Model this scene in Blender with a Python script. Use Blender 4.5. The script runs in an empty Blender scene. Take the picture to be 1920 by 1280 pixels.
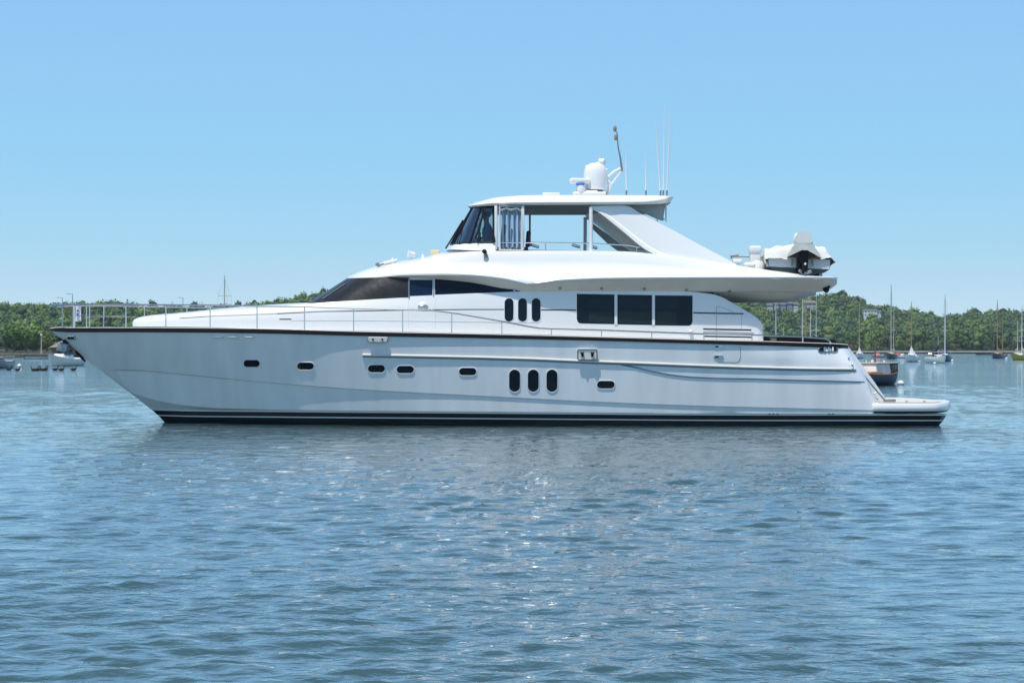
import bpy, bmesh, math, random
import numpy as np
from mathutils import Vector, Matrix
from mathutils.bvhtree import BVHTree
rad = math.radians
S = bpy.context.scene
COL = S.collection
random.seed(7)

# ------------------------------------------------------------ camera
F, HZ, CH, CD = 3500.0, 653.0, 2.13, 51.0      # focal length in photo pixels, horizon row, eye height, metres to the near side
cam_d = bpy.data.cameras.new('camera'); cam = bpy.data.objects.new('camera', cam_d); COL.objects.link(cam)
cam.location = (0, -CD, CH); cam.rotation_euler = (rad(90), 0, 0)
cam_d.sensor_width = 36; cam_d.lens = F * 36 / 1920
cam_d.shift_y = (HZ - 640) / 1920
cam_d.clip_start = 0.5; cam_d.clip_end = 9000
S.camera = cam
# ------------------------------------------------------------ light
SUN = Vector((-0.20, -0.29, 0.93)).normalized()
elev = math.asin(SUN.z); az = math.atan2(SUN.x, SUN.y)
w = bpy.data.worlds.new('World'); S.world = w; w.use_nodes = True
nt = w.node_tree; bg = nt.nodes['Background']
sky = nt.nodes.new('ShaderNodeTexSky'); sky.sky_type = 'NISHITA'; sky.sun_disc = False
sky.sun_elevation = elev; sky.sun_rotation = az
sky.air_density = 0.6; sky.dust_density = 0.0; sky.ozone_density = 3.0; sky.altitude = 0
bg.inputs[1].default_value = 0.15
# near the horizon the clear summer air keeps the sky an even pale blue: the sky model is eased into measured colours there, and held brighter up to mid sky to add fill and water reflections
_tc = nt.nodes.new('ShaderNodeTexCoord'); _sp = nt.nodes.new('ShaderNodeSeparateXYZ'); nt.links.new(_tc.outputs['Generated'], _sp.inputs[0])
_rp = nt.nodes.new('ShaderNodeValToRGB'); nt.links.new(_sp.outputs['Z'], _rp.inputs[0]); _e = _rp.color_ramp.elements
_e[0].position = 0.0; _e[0].color = (.62, .80, .90, 1); _e[1].position = .185; _e[1].color = (.255, .505, .82, 1)
for _p, _c in ((.022, (.53, .745, .87, 1)), (.055, (.37, .655, .85, 1)), (.10, (.285, .585, .84, 1))):
    _q = _e.new(_p); _q.color = _c
_vm = nt.nodes.new('ShaderNodeVectorMath'); _vm.operation = 'SCALE'; _vm.inputs['Scale'].default_value = 6.13; nt.links.new(_rp.outputs[0], _vm.inputs[0])
_mr = nt.nodes.new('ShaderNodeMapRange'); _mr.interpolation_type = 'SMOOTHSTEP'; _mr.inputs['From Min'].default_value = .25; _mr.inputs['From Max'].default_value = .75; nt.links.new(_sp.outputs['Z'], _mr.inputs['Value'])
_mx = nt.nodes.new('ShaderNodeMix'); _mx.data_type = 'RGBA'; nt.links.new(_mr.outputs[0], _mx.inputs['Factor']); nt.links.new(_vm.outputs[0], _mx.inputs['A']); nt.links.new(sky.outputs[0], _mx.inputs['B'])
nt.links.new(_mx.outputs['Result'], bg.inputs[0])
sl = bpy.data.lights.new('sun', 'SUN'); so = bpy.data.objects.new('sun', sl); COL.objects.link(so)
sl.energy = 3.6; sl.angle = rad(0.53); sl.color = (1, 0.955, 0.89)
so.rotation_euler = SUN.to_track_quat('Z', 'Y').to_euler(); so.location = (0, 0, 60)
S.view_settings.view_transform = 'Standard'; S.view_settings.look = 'None'
S.view_settings.exposure = 0.28; S.view_settings.gamma = 1
S.render.resolution_x = 1024; S.render.resolution_y = 682
S.cycles.max_bounces = 8; S.cycles.transparent_max_bounces = 12

# ------------------------------------------------------------ helpers
def P(px, py, Y=0.0):
    d = Y + CD
    return Vector(((px - 960) * d / F, Y, CH - (py - HZ) * d / F))
CL = 3.0                                    # the yacht's centreline
def B(px, py, b): return P(px, py, CL - b)
def mir(v): return Vector((v[0], 2 * CL - v[1], v[2]))

def tag(o, label=None, cat=None, group=None, kind=None):
    if label: o['label'] = label
    if cat: o['category'] = cat
    if group: o['group'] = group
    if kind: o['kind'] = kind
    return o
def empty(name, loc, label, cat, group=None, rz=0):
    o = bpy.data.objects.new(name, None); COL.objects.link(o); o.location = loc; o.rotation_euler = (0, 0, rz)
    o.empty_display_size = .3
    return tag(o, label, cat, group)
def wloc(o):
    v = Vector((0, 0, 0))
    while o is not None: v = v + o.location; o = o.parent
    return v
def mk(name, V, Fc, mats, parent=None, smooth=True, angle=38, world=True, mi=None, recalc=True, merge=0):
    """one mesh object; V in world metres (world=True) or in the parent's own space"""
    me = bpy.data.meshes.new(name)
    off = wloc(parent) if (parent is not None and world) else Vector((0, 0, 0))
    me.from_pydata([(v[0] - off[0], v[1] - off[1], v[2] - off[2]) for v in V], [], Fc)
    if not isinstance(mats, (list, tuple)): mats = [mats]
    for m in mats: me.materials.append(m)
    if mi is not None:
        for p, i in zip(me.polygons, mi): p.material_index = i
    if recalc or merge:
        bm = bmesh.new(); bm.from_mesh(me)
        if merge: bmesh.ops.remove_doubles(bm, verts=bm.verts, dist=merge)
        if recalc: bmesh.ops.recalc_face_normals(bm, faces=bm.faces)
        bm.to_mesh(me); bm.free()
    if smooth:
        for p in me.polygons: p.use_smooth = True
        me.set_sharp_from_angle(angle=rad(angle))
    o = bpy.data.objects.new(name, me); COL.objects.link(o)
    if parent is not None: o.parent = parent
    return o
class MB:
    """collects shapes into one mesh"""
    def __init__(s): s.v = []; s.f = []
    def add(s, V, Fc):
        n = len(s.v); s.v += [tuple(v) for v in V]; s.f += [tuple(i + n for i in f) for f in Fc]; return s
    def box(s, c, size, rz=0, ry=0, rx=0, taper=1.0, bev=0):
        bm = bmesh.new(); bmesh.ops.create_cube(bm, size=1)
        for v in bm.verts:
            k = taper if v.co.z > 0 else 1
            v.co = Vector((v.co.x * size[0] * k, v.co.y * size[1] * k, v.co.z * size[2]))
        if bev: bmesh.ops.bevel(bm, geom=list(bm.edges), offset=bev, segments=3, affect='EDGES', profile=.5)
        M = Matrix.Translation(Vector(c)) @ Matrix.Rotation(rz, 4, 'Z') @ Matrix.Rotation(ry, 4, 'Y') @ Matrix.Rotation(rx, 4, 'X')
        bm.verts.ensure_lookup_table()
        V = [M @ v.co for v in bm.verts]; Fc = [[v.index for v in f.verts] for f in bm.faces]; bm.free()
        return s.add(V, Fc)
    def tube(s, pts, r, n=8, closed=False, cap=True):
        pts = [Vector(p) for p in pts]; m = len(pts)
        rs = r if isinstance(r, (list, tuple)) else [r] * m
        V = []; Fc = []; prev = None
        for i, p in enumerate(pts):
            a = pts[(i - 1) % m] if (closed or i > 0) else p
            b = pts[(i + 1) % m] if (closed or i < m - 1) else p
            t = (b - a).normalized()
            if prev is None:
                u = t.orthogonal().normalized()
            else:
                u = (prev - t * prev.dot(t))
                u = u.normalized() if u.length > 1e-6 else t.orthogonal().normalized()
            prev = u; q = t.cross(u)
            for k in range(n):
                an = 2 * math.pi * k / n
                V.append(p + (u * math.cos(an) + q * math.sin(an)) * rs[i])
        for i in range(m if closed else m - 1):
            j = (i + 1) % m
            for k in range(n):
                l = (k + 1) % n
                Fc.append((i * n + k, i * n + l, j * n + l, j * n + k))
        if cap and not closed:
            Fc.append(tuple(range(n))[::-1]); Fc.append(tuple((m - 1) * n + k for k in range(n)))
        return s.add(V, Fc)
    def lathe(s, prof, c=(0, 0, 0), n=24, axis=None):
        V = []; Fc = []; c = Vector(c)
        R = Matrix.Identity(3) if axis is None else Vector(axis).to_track_quat('Z', 'Y').to_matrix()
        for r, z in prof:
            for k in range(n):
                a = 2 * math.pi * k / n
                V.append(c + R @ Vector((max(r, 1e-4) * math.cos(a), max(r, 1e-4) * math.sin(a), z)))
        for i in range(len(prof) - 1):
            for k in range(n):
                l = (k + 1) % n
                Fc.append((i * n + k, i * n + l, (i + 1) * n + l, (i + 1) * n + k))
        Fc.append(tuple(range(n))[::-1]); Fc.append(tuple((len(prof) - 1) * n + k for k in range(n)))
        return s.add(V, Fc)
    def prism(s, poly, vec):
        """poly: world points of a flat outline, pushed along vec"""
        n = len(poly); vec = Vector(vec)
        V = [Vector(p) for p in poly] + [Vector(p) + vec for p in poly]
        Fc = [tuple(range(n)), tuple(range(n, 2 * n))[::-1]]
        for i in range(n): j = (i + 1) % n; Fc.append((i, j, n + j, n + i))
        return s.add(V, Fc)
    def ball(s, c, r, sub=2, noise=0, sq=(1, 1, 1)):
        bm = bmesh.new(); bmesh.ops.create_icosphere(bm, subdivisions=sub, radius=1)
        V = []
        for v in bm.verts:
            k = r * (1 + noise * (random.random() - .5)); V.append(Vector(c) + Vector((v.co.x * k * sq[0], v.co.y * k * sq[1], v.co.z * k * sq[2])))
        Fc = [[v.index for v in f.verts] for f in bm.faces]; bm.free()
        return s.add(V, Fc)
    def build(s, name, mat, parent=None, **k): return mk(name, s.v, s.f, mat, parent, **k)

def pchip(T, Y, t):
    """shape-preserving cubic through the rows of Y (n,3)"""
    T = np.asarray(T, float); Y = np.asarray(Y, float); h = np.diff(T)[:, None]; d = np.diff(Y, axis=0) / h
    m = np.zeros_like(Y); n = len(T)
    if n > 2:
        w1 = 2 * h[1:] + h[:-1]; w2 = h[1:] + 2 * h[:-1]
        with np.errstate(divide='ignore', invalid='ignore'):
            q = (w1 + w2) / (w1 / d[:-1] + w2 / d[1:])
        q = np.where(d[:-1] * d[1:] > 0, q, 0); m[1:-1] = np.nan_to_num(q)
    m[0] = d[0]; m[-1] = d[-1]
    i = np.clip(np.searchsorted(T, t, 'right') - 1, 0, n - 2)
    hh = h[i]; s_ = ((t - T[i])[:, None]) / hh
    return (Y[i] * (1 + 2 * s_) * (1 - s_) ** 2 + m[i] * hh * s_ * (1 - s_) ** 2 + Y[i + 1] * s_ ** 2 * (3 - 2 * s_) + m[i + 1] * hh * s_ ** 2 * (s_ - 1))
def refine(G, per, rows=1, brk=None, ref=None):
    """G (R,C,3) -> finer grid, smooth along the columns and (rows>1) across the rows"""
    G = np.array([[tuple(p) for p in r] for r in G], float)
    ref = G[len(G) // 2 if ref is None else ref]
    T = np.concatenate([[0], np.cumsum(np.maximum(np.linalg.norm(np.diff(ref, axis=0), axis=1), 1e-3))])
    t = np.concatenate([np.linspace(T[i], T[i + 1], per, endpoint=False) for i in range(len(T) - 1)] + [[T[-1]]])
    if brk is None: G2 = np.array([pchip(T, r, t) for r in G])
    else:
        k = brk * per
        G2 = np.array([np.concatenate([pchip(T[:brk + 1], r[:brk + 1], t[:k]), pchip(T[brk:], r[brk:], t[k:])]) for r in G])
    if rows > 1:
        R = G2.shape[0]; T = np.arange(R, dtype=float); t = np.linspace(0, R - 1, (R - 1) * rows + 1)
        G2 = np.array([pchip(T, G2[:, c], t) for c in range(G2.shape[1])]).transpose(1, 0, 2)
    return G2
def gridmesh(G, base=0):
    R, C = G.shape[:2]
    V = [tuple(p) for p in G.reshape(-1, 3)]
    Fc = [(base + r * C + c, base + r * C + c + 1, base + (r + 1) * C + c + 1, base + (r + 1) * C + c) for r in range(R - 1) for c in range(C - 1)]
    return V, Fc
def loft(name, curves, mat, parent, per=6, rows=1, mirror=True, cap_end=False, cap_start=False, angle=38, get=False, brk=None, ref=None):
    G = refine([[B(*p) for p in c] for c in curves], per, rows, brk, ref)
    V, Fc = gridmesh(G); R, C = G.shape[:2]
    if mirror == 'only': V = [(v[0], 2 * CL - v[1], v[2]) for v in V]
    elif mirror:
        n = len(V)
        V += [(v[0], 2 * CL - v[1], v[2]) for v in V]
        Fc += [tuple(i + n for i in f[::-1]) for f in Fc]
        for use, c in ((cap_end, C - 1), (cap_start, 0)):
            if use:
                for r in range(R - 1): Fc.append((r * C + c, n + r * C + c, n + (r + 1) * C + c, (r + 1) * C + c))
    o = mk(name, V, Fc, mat, parent, angle=angle, merge=.0015)
    return (o, G) if get else o
def bvh_of(*objs):
    V = []; Fc = []
    for o in objs:
        n = len(V); off = wloc(o)
        V += [Vector(v.co) + off for v in o.data.vertices]; Fc += [[i + n for i in p.vertices] for p in o.data.polygons]
    return BVHTree.FromPolygons(V, Fc)
EYE = Vector((0, -CD, CH))
def on(bvh, px, py):
    d = (P(px, py, 0) - EYE).normalized()
    h, n, i, dist = bvh.ray_cast(EYE, d)
    if h is None: return P(px, py, .4), Vector((0, -1, 0))
    if n.dot(d) > 0: n = -n
    return h, n
def lerp_list(L, x):
    for (x0, y0), (x1, y1) in zip(L, L[1:]):
        if x <= x1: return y0 + (y1 - y0) * max(0, (x - x0)) / (x1 - x0)
    return L[-1][1]
def patch(name, bvh, xs, top, bot, mat, parent, off=.004, depth=.02, rows=3, build=True, mb=None):
    """a thin solid lying on the surface: xs columns, top(x), bot(x) pixel rows"""
    f = top if callable(top) else (lambda x: lerp_list(top, x)); g = bot if callable(bot) else (lambda x: lerp_list(bot, x))
    Gf = []; Gb = []
    for r in range(rows + 1):
        rf = []; rb = []
        for x in xs:
            y = f(x) + (g(x) - f(x)) * r / rows
            h, n = on(bvh, x, y); rf.append(h + n * off); rb.append(h - n * depth)
        Gf.append(rf); Gb.append(rb)
    C = len(xs); R = rows + 1
    V = [p for r in Gf for p in r] + [p for r in Gb for p in r]; n0 = R * C
    Fc = [(r * C + c, r * C + c + 1, (r + 1) * C + c + 1, (r + 1) * C + c) for r in range(R - 1) for c in range(C - 1)]
    per = [(0, c) for c in range(C)] + [(r, C - 1) for r in range(1, R)] + [(R - 1, c) for c in range(C - 2, -1, -1)] + [(r, 0) for r in range(R - 2, 0, -1)]
    ids = [r * C + c for r, c in per]
    for i in range(len(ids)):
        a, b = ids[i], ids[(i + 1) % len(ids)]
        Fc.append((a, b, n0 + b, n0 + a))
    if mb is not None: mb.add(V, Fc); return None
    return mk(name, V, Fc, mat, parent, merge=.0004)
def stadium(cx, cy, w_, h_, n=17):
    """xs, top, bot of a pill shape in pixels"""
    r = min(w_, h_) / 2; xs = []
    for i in range(n):
        a = math.pi * (1 - i / (n - 1)); xs.append(a)
    if w_ >= h_:
        X = [cx - w_ / 2 + r + r * math.cos(a) for a in np.linspace(math.pi, math.pi / 2, 7)] + [cx + w_ / 2 - r + r * math.cos(a) for a in np.linspace(math.pi / 2, 0, 7)]
        def hh(x):
            dx = max(0, abs(x - cx) - (w_ / 2 - r)); return math.sqrt(max(r * r - dx * dx, 0))
    else:
        X = [cx + r * math.cos(a) for a in np.linspace(math.pi, 0, 15)]
        def hh(x): return (h_ / 2 - r) + math.sqrt(max(r * r - (x - cx) ** 2, 0))
    return X, (lambda x: cy - hh(x)), (lambda x: cy + hh(x))
def outline_pts(bvh, X, f, g, off):
    pts = [(x, f(x)) for x in X] + [(x, g(x)) for x in X[::-1]]
    out = []
    for x, y in pts:
        h, n = on(bvh, x, y); p = h + n * off
        if not out or (p - out[-1]).length > .004: out.append(p)
    if (out[0] - out[-1]).length < .004: out.pop()
    return out

# ------------------------------------------------------------ materials
def mat(name, col, rough=.5, metal=0, coat=0, spec=.5, var=0, vscale=3, bump=0, bscale=40, aniso=None, rot=None):
    m = bpy.data.materials.new(name); m.use_nodes = True; t = m.node_tree; b = t.nodes['Principled BSDF']
    b.inputs['Base Color'].default_value = (*col, 1); b.inputs['Roughness'].default_value = rough
    b.inputs['Metallic'].default_value = metal; b.inputs['Coat Weight'].default_value = coat; b.inputs['Coat Roughness'].default_value = .06
    b.inputs['Specular IOR Level'].default_value = spec
    tc = t.nodes.new('ShaderNodeTexCoord')
    if var:
        n = t.nodes.new('ShaderNodeTexNoise'); n.inputs['Scale'].default_value = vscale; n.inputs['Detail'].default_value = 5
        if aniso:
            mp = t.nodes.new('ShaderNodeMapping'); mp.inputs['Scale'].default_value = aniso; mp.inputs['Rotation'].default_value = rot or (0, 0, 0)
            t.links.new(tc.outputs['Object'], mp.inputs[0]); t.links.new(mp.outputs[0], n.inputs['Vector'])
        else: t.links.new(tc.outputs['Object'], n.inputs['Vector'])
        r = t.nodes.new('ShaderNodeValToRGB'); r.color_ramp.elements[0].position = .3; r.color_ramp.elements[1].position = .7
        r.color_ramp.elements[0].color = (*[c * (1 - var) for c in col], 1); r.color_ramp.elements[1].color = (*[min(1, c * (1 + var)) for c in col], 1)
        t.links.new(n.outputs['Fac'], r.inputs[0]); t.links.new(r.outputs[0], b.inputs['Base Color'])
    if bump:
        n = t.nodes.new('ShaderNodeTexNoise'); n.inputs['Scale'].default_value = bscale; n.inputs['Detail'].default_value = 4
        t.links.new(tc.outputs['Object'], n.inputs['Vector'])
        bp = t.nodes.new('ShaderNodeBump'); bp.inputs['Strength'].default_value = bump; bp.inputs['Distance'].default_value = .02
        t.links.new(n.outputs['Fac'], bp.inputs['Height']); t.links.new(bp.outputs[0], b.inputs['Normal'])
    return m
M = {}
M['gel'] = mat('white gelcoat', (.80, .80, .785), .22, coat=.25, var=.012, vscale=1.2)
M['hull'] = mat('pale hull gelcoat with light streaks', (.76, .775, .78), .16, coat=.35, var=.075, vscale=.9, aniso=(2.2, 1, .28), rot=(0, .42, 0))  # diagonal streaks in the colour stand for light thrown up by the water
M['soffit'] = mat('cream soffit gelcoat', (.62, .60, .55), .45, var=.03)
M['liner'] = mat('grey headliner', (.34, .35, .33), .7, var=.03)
M['black'] = mat('black rubber', (.008, .008, .010), .5, spec=.25)
M['boot'] = mat('black boot top paint', (.006, .007, .010), .3, spec=.3)
M['anti'] = mat('dark antifouling', (.006, .011, .014), .6, spec=.2, var=.4, vscale=2, aniso=(1, 1, 4))
M['white'] = mat('white stripe paint', (.78, .78, .76), .3)
M['glass'] = mat('dark glass', (.002, .006, .014), .04, spec=.28)
M['glassb'] = mat('dark tinted pane', (.006, .018, .045), .05, spec=.3)
M['mesh'] = mat('charcoal mesh windscreen cover', (.016, .017, .018), .36, spec=.35, var=.25, vscale=4, bump=.6, bscale=3.6)
M['steel'] = mat('stainless steel', (.62, .62, .60), .22, metal=1)
M['dsteel'] = mat('dull grey metal', (.25, .26, .27), .4, metal=.6)
M['cream'] = mat('cream rub strake', (.72, .68, .60), .35)
M['bluegrey'] = mat('blue grey shade paint', (.12, .19, .27), .4)  # colour of the painted shade strips on the hull
M['teak'] = mat('teak', (.28, .15, .08), .6, var=.25, vscale=9, aniso=(1, 8, 8))
M['darkcush'] = mat('dark cushion fabric', (.02, .02, .022), .85, var=.3, vscale=9)
M['nonskid'] = mat('beige nonskid', (.60, .58, .52), .8, var=.03, vscale=8, bump=.2, bscale=90)
M['canvas'] = mat('cream canvas', (.78, .77, .72), .85, var=.06, vscale=3, bump=.5, bscale=7)
M['canvasg'] = mat('pale grey canvas', (.46, .49, .47), .8, var=.1, vscale=4, bump=.6, bscale=9)
M['white2'] = mat('white painted metal', (.78, .78, .77), .3)
M['blue'] = mat('bright blue decal', (.02, .20, .62), .4)
M['navy'] = mat('navy decal', (.015, .02, .09), .4)
M['yellow'] = mat('pale yellow box', (.75, .62, .36), .5)
M['green'] = mat('dark green bottom', (.03, .06, .055), .3, var=.2)
M['brass'] = mat('stained brown metal', (.22, .15, .08), .5, var=.3, vscale=12)
M['red'] = mat('red plastic', (.5, .06, .04), .5)
def tinted(name, col, mixv, rough=.03):
    m = bpy.data.materials.new(name); m.use_nodes = True; t = m.node_tree; t.nodes.clear()
    o = t.nodes.new('ShaderNodeOutputMaterial'); tr = t.nodes.new('ShaderNodeBsdfTransparent'); tr.inputs[0].default_value = (*col, 1)
    gl = t.nodes.new('ShaderNodeBsdfGlossy'); gl.inputs['Roughness'].default_value = rough; gl.inputs[0].default_value = (.9, .93, 1, 1)
    fr = t.nodes.new('ShaderNodeFresnel'); fr.inputs[0].default_value = 1.5
    ad = t.nodes.new('ShaderNodeMath'); ad.inputs[1].default_value = mixv; ad.use_clamp = True
    mx = t.nodes.new('ShaderNodeMixShader')
    t.links.new(fr.outputs[0], ad.inputs[0]); t.links.new(ad.outputs[0], mx.inputs[0]); t.links.new(tr.outputs[0], mx.inputs[1]); t.links.new(gl.outputs[0], mx.inputs[2])
    t.links.new(mx.outputs[0], o.inputs[0]); return m
M['tintside'] = tinted('lightly tinted glass', (.66, .76, .74), .03)
M['tintfront'] = tinted('deep blue tinted glass', (.05, .10, .20), .05)
M['vinyl'] = tinted('clear vinyl curtain', (.62, .68, .74), .10, .15)

# ------------------------------------------------------------ water
def build_water():
    def axis(start, stop, f):
        a = [start]
        while a[-1] < stop: a.append(a[-1] + f(a[-1]))
        return a
    d = axis(5.0, 400, lambda d: .028 * (max(d, 11) / 11) ** 1.3) + [600, 1000, 2000, 4500, 8000]
    Y = np.array(d) - CD
    xp = axis(0, 70, lambda x: .05 * (1 + x / 6.0)) + [120, 300, 800, 2000, 6000]
    X = np.array([-v for v in xp[:0:-1]] + xp)
    dy = np.gradient(Y); dx = np.gradient(X)
    XX, YY = np.meshgrid(X, Y); DX, DY = np.meshgrid(dx, dy)
    Z = np.zeros_like(XX); rng = np.random.default_rng(4)
    sx = np.zeros_like(XX)
    for i in range(84):
        lam = .15 * (1.9 / .15) ** (i / 83.0)
        th = rng.normal(0, .48) + .10
        kx = 2 * math.pi / lam * math.sin(th); ky = 2 * math.pi / lam * math.cos(th)
        slope = .043 * (.95 if lam < .25 else 1.0 if lam < .48 else (.48 / lam) ** 1.4)
        A = slope * lam / (2 * math.pi)
        at = np.clip(1.6 - 3.6 * np.maximum(np.abs(kx) * DX, np.abs(ky) * DY) / (2 * math.pi), 0, 1)
        Z += A * at * np.sin(kx * XX + ky * YY + rng.uniform(0, 6.28))
    # the crests come in patches
    patchy = .75 + .35 * np.sin(XX * .21 + 1.3 * np.sin(YY * .17)) * np.sin(YY * .23 + 1.1 * np.sin(XX * .13 + 2)) 
    calm = 1 - .45 * np.exp(-((YY + 4) / 7.0) ** 2) * (np.abs(XX) < 14)
    Z = Z * patchy * calm
    n = XX.size; V = np.stack([XX, YY, Z], -1).reshape(-1, 3)
    R, C = XX.shape
    idx = np.arange(n).reshape(R, C)
    Fq = np.stack([idx[:-1, :-1], idx[:-1, 1:], idx[1:, 1:], idx[1:, :-1]], -1).reshape(-1, 4)
    me = bpy.data.meshes.new('water'); me.vertices.add(n); me.vertices.foreach_set('co', V.ravel())
    me.loops.add(Fq.size); me.loops.foreach_set('vertex_index', Fq.ravel().astype(np.int32))
    me.polygons.add(len(Fq)); me.polygons.foreach_set('loop_start', np.arange(0, Fq.size, 4, dtype=np.int32))
    me.polygons.foreach_set('loop_total', np.full(len(Fq), 4, dtype=np.int32))
    me.update(calc_edges=True); me.polygons.foreach_set('use_smooth', np.ones(len(Fq), dtype=bool))
    m = bpy.data.materials.new('sea water'); m.use_nodes = True; t = m.node_tree; b = t.nodes['Principled BSDF']
    b.inputs['Base Color'].default_value = (.040, .088, .093, 1); b.inputs['Roughness'].default_value = .03
    b.inputs['IOR'].default_value = 1.4; b.inputs['Coat Weight'].default_value = .75; b.inputs['Coat Roughness'].default_value = .04; b.inputs['Coat IOR'].default_value = 1.4; b.inputs['Specular IOR Level'].default_value = .5
    tc = t.nodes.new('ShaderNodeTexCoord')
    def noise(scale, sc, det=3, rot=0):
        mp = t.nodes.new('ShaderNodeMapping'); mp.inputs['Scale'].default_value = sc; mp.inputs['Rotation'].default_value = (0, 0, rot)
        n = t.nodes.new('ShaderNodeTexNoise'); n.inputs['Scale'].default_value = scale; n.inputs['Detail'].default_value = det; n.inputs['Roughness'].default_value = .55
        t.links.new(tc.outputs['Object'], mp.inputs[0]); t.links.new(mp.outputs[0], n.inputs['Vector']); return n
    n1 = noise(.55, (.55, 1.3, 1), 3, .1); n2 = noise(3.6, (.6, 1.25, 1), 3, -.15); n3 = noise(11, (.7, 1.15, 1), 2, .2)
    b1 = t.nodes.new('ShaderNodeBump'); b1.inputs['Strength'].default_value = 1; b1.inputs['Distance'].default_value = .09
    b2 = t.nodes.new('ShaderNodeBump'); b2.inputs['Strength'].default_value = 1; b2.inputs['Distance'].default_value = .035
    b3 = t.nodes.new('ShaderNodeBump'); b3.inputs['Strength'].default_value = 1; b3.inputs['Distance'].default_value = .015
    # cat's paws: bigger fields where the small ripples grow stronger
    n4 = noise(.06, (.5, 1.6, 1), 2, .05)
    mr = t.nodes.new('ShaderNodeMapRange'); mr.inputs['From Min'].default_value = .35; mr.inputs['From Max'].default_value = .65
    mr.inputs['To Min'].default_value = .45; mr.inputs['To Max'].default_value = 1.15
    t.links.new(n4.outputs['Fac'], mr.inputs['Value'])
    # the open harbour beyond the yacht lies calmer than the stirred water round it
    sp0 = t.nodes.new('ShaderNodeSeparateXYZ'); t.links.new(tc.outputs['Object'], sp0.inputs[0])
    cm = t.nodes.new('ShaderNodeMapRange'); cm.interpolation_type = 'SMOOTHSTEP'; cm.inputs['From Min'].default_value = -6; cm.inputs['From Max'].default_value = 40
    cm.inputs['To Min'].default_value = 1; cm.inputs['To Max'].default_value = .85; t.links.new(sp0.outputs['Y'], cm.inputs['Value'])
    mm = t.nodes.new('ShaderNodeMath'); mm.operation = 'MULTIPLY'; t.links.new(mr.outputs[0], mm.inputs[0]); t.links.new(cm.outputs[0], mm.inputs[1])
    t.links.new(mm.outputs[0], b2.inputs['Strength']); t.links.new(mm.outputs[0], b3.inputs['Strength']); t.links.new(cm.outputs[0], b1.inputs['Strength'])
    for a, q in ((n1, b1), (n2, b2), (n3, b3)): t.links.new(a.outputs['Fac'], q.inputs['Height'])
    t.links.new(b1.outputs[0], b2.inputs['Normal']); t.links.new(b2.outputs[0], b3.inputs['Normal']); t.links.new(b3.outputs[0], b.inputs['Normal']); t.links.new(b3.outputs[0], b.inputs['Coat Normal'])
    # thin foam streaks in the water the bow has just stirred
    sep = t.nodes.new('ShaderNodeSeparateXYZ'); t.links.new(tc.outputs['Object'], sep.inputs[0])
    def band(sock, c, h):
        s1 = t.nodes.new('ShaderNodeMath'); s1.operation = 'SUBTRACT'; s1.inputs[1].default_value = c; t.links.new(sock, s1.inputs[0])
        s2 = t.nodes.new('ShaderNodeMath'); s2.operation = 'ABSOLUTE'; t.links.new(s1.outputs[0], s2.inputs[0])
        s3 = t.nodes.new('ShaderNodeMapRange'); s3.interpolation_type = 'SMOOTHSTEP'
        s3.inputs['From Min'].default_value = h; s3.inputs['From Max'].default_value = 0; t.links.new(s2.outputs[0], s3.inputs['Value']); return s3
    bx = band(sep.outputs['X'], -8.3, 4.5); by = band(sep.outputs['Y'], -1.6, 2.6)
    nf = noise(2.2, (.35, 2.0, 1), 7, 0)
    rf = t.nodes.new('ShaderNodeMapRange'); rf.inputs['From Min'].default_value = .55; rf.inputs['From Max'].default_value = .66; t.links.new(nf.outputs['Fac'], rf.inputs['Value'])
    m1 = t.nodes.new('ShaderNodeMath'); m1.operation = 'MULTIPLY'; t.links.new(bx.outputs[0], m1.inputs[0]); t.links.new(by.outputs[0], m1.inputs[1])
    m2 = t.nodes.new('ShaderNodeMath'); m2.operation = 'MULTIPLY'; t.links.new(m1.outputs[0], m2.inputs[0]); t.links.new(rf.outputs[0], m2.inputs[1])
    m3 = t.nodes.new('ShaderNodeMath'); m3.operation = 'MULTIPLY'; m3.inputs[1].default_value = 1.2; m3.use_clamp = True; t.links.new(m2.outputs[0], m3.inputs[0])
    mx = t.nodes.new('ShaderNodeMix'); mx.data_type = 'RGBA'; mx.inputs['A'].default_value = (.040, .088, .093, 1); mx.inputs['B'].default_value = (.55, .58, .56, 1)
    t.links.new(m3.outputs[0], mx.inputs['Factor']); t.links.new(mx.outputs['Result'], b.inputs['Base Color'])
    me.materials.append(m)
    o = bpy.data.objects.new('water', me); COL.objects.link(o); tag(o, kind='structure')
build_water()

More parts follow.
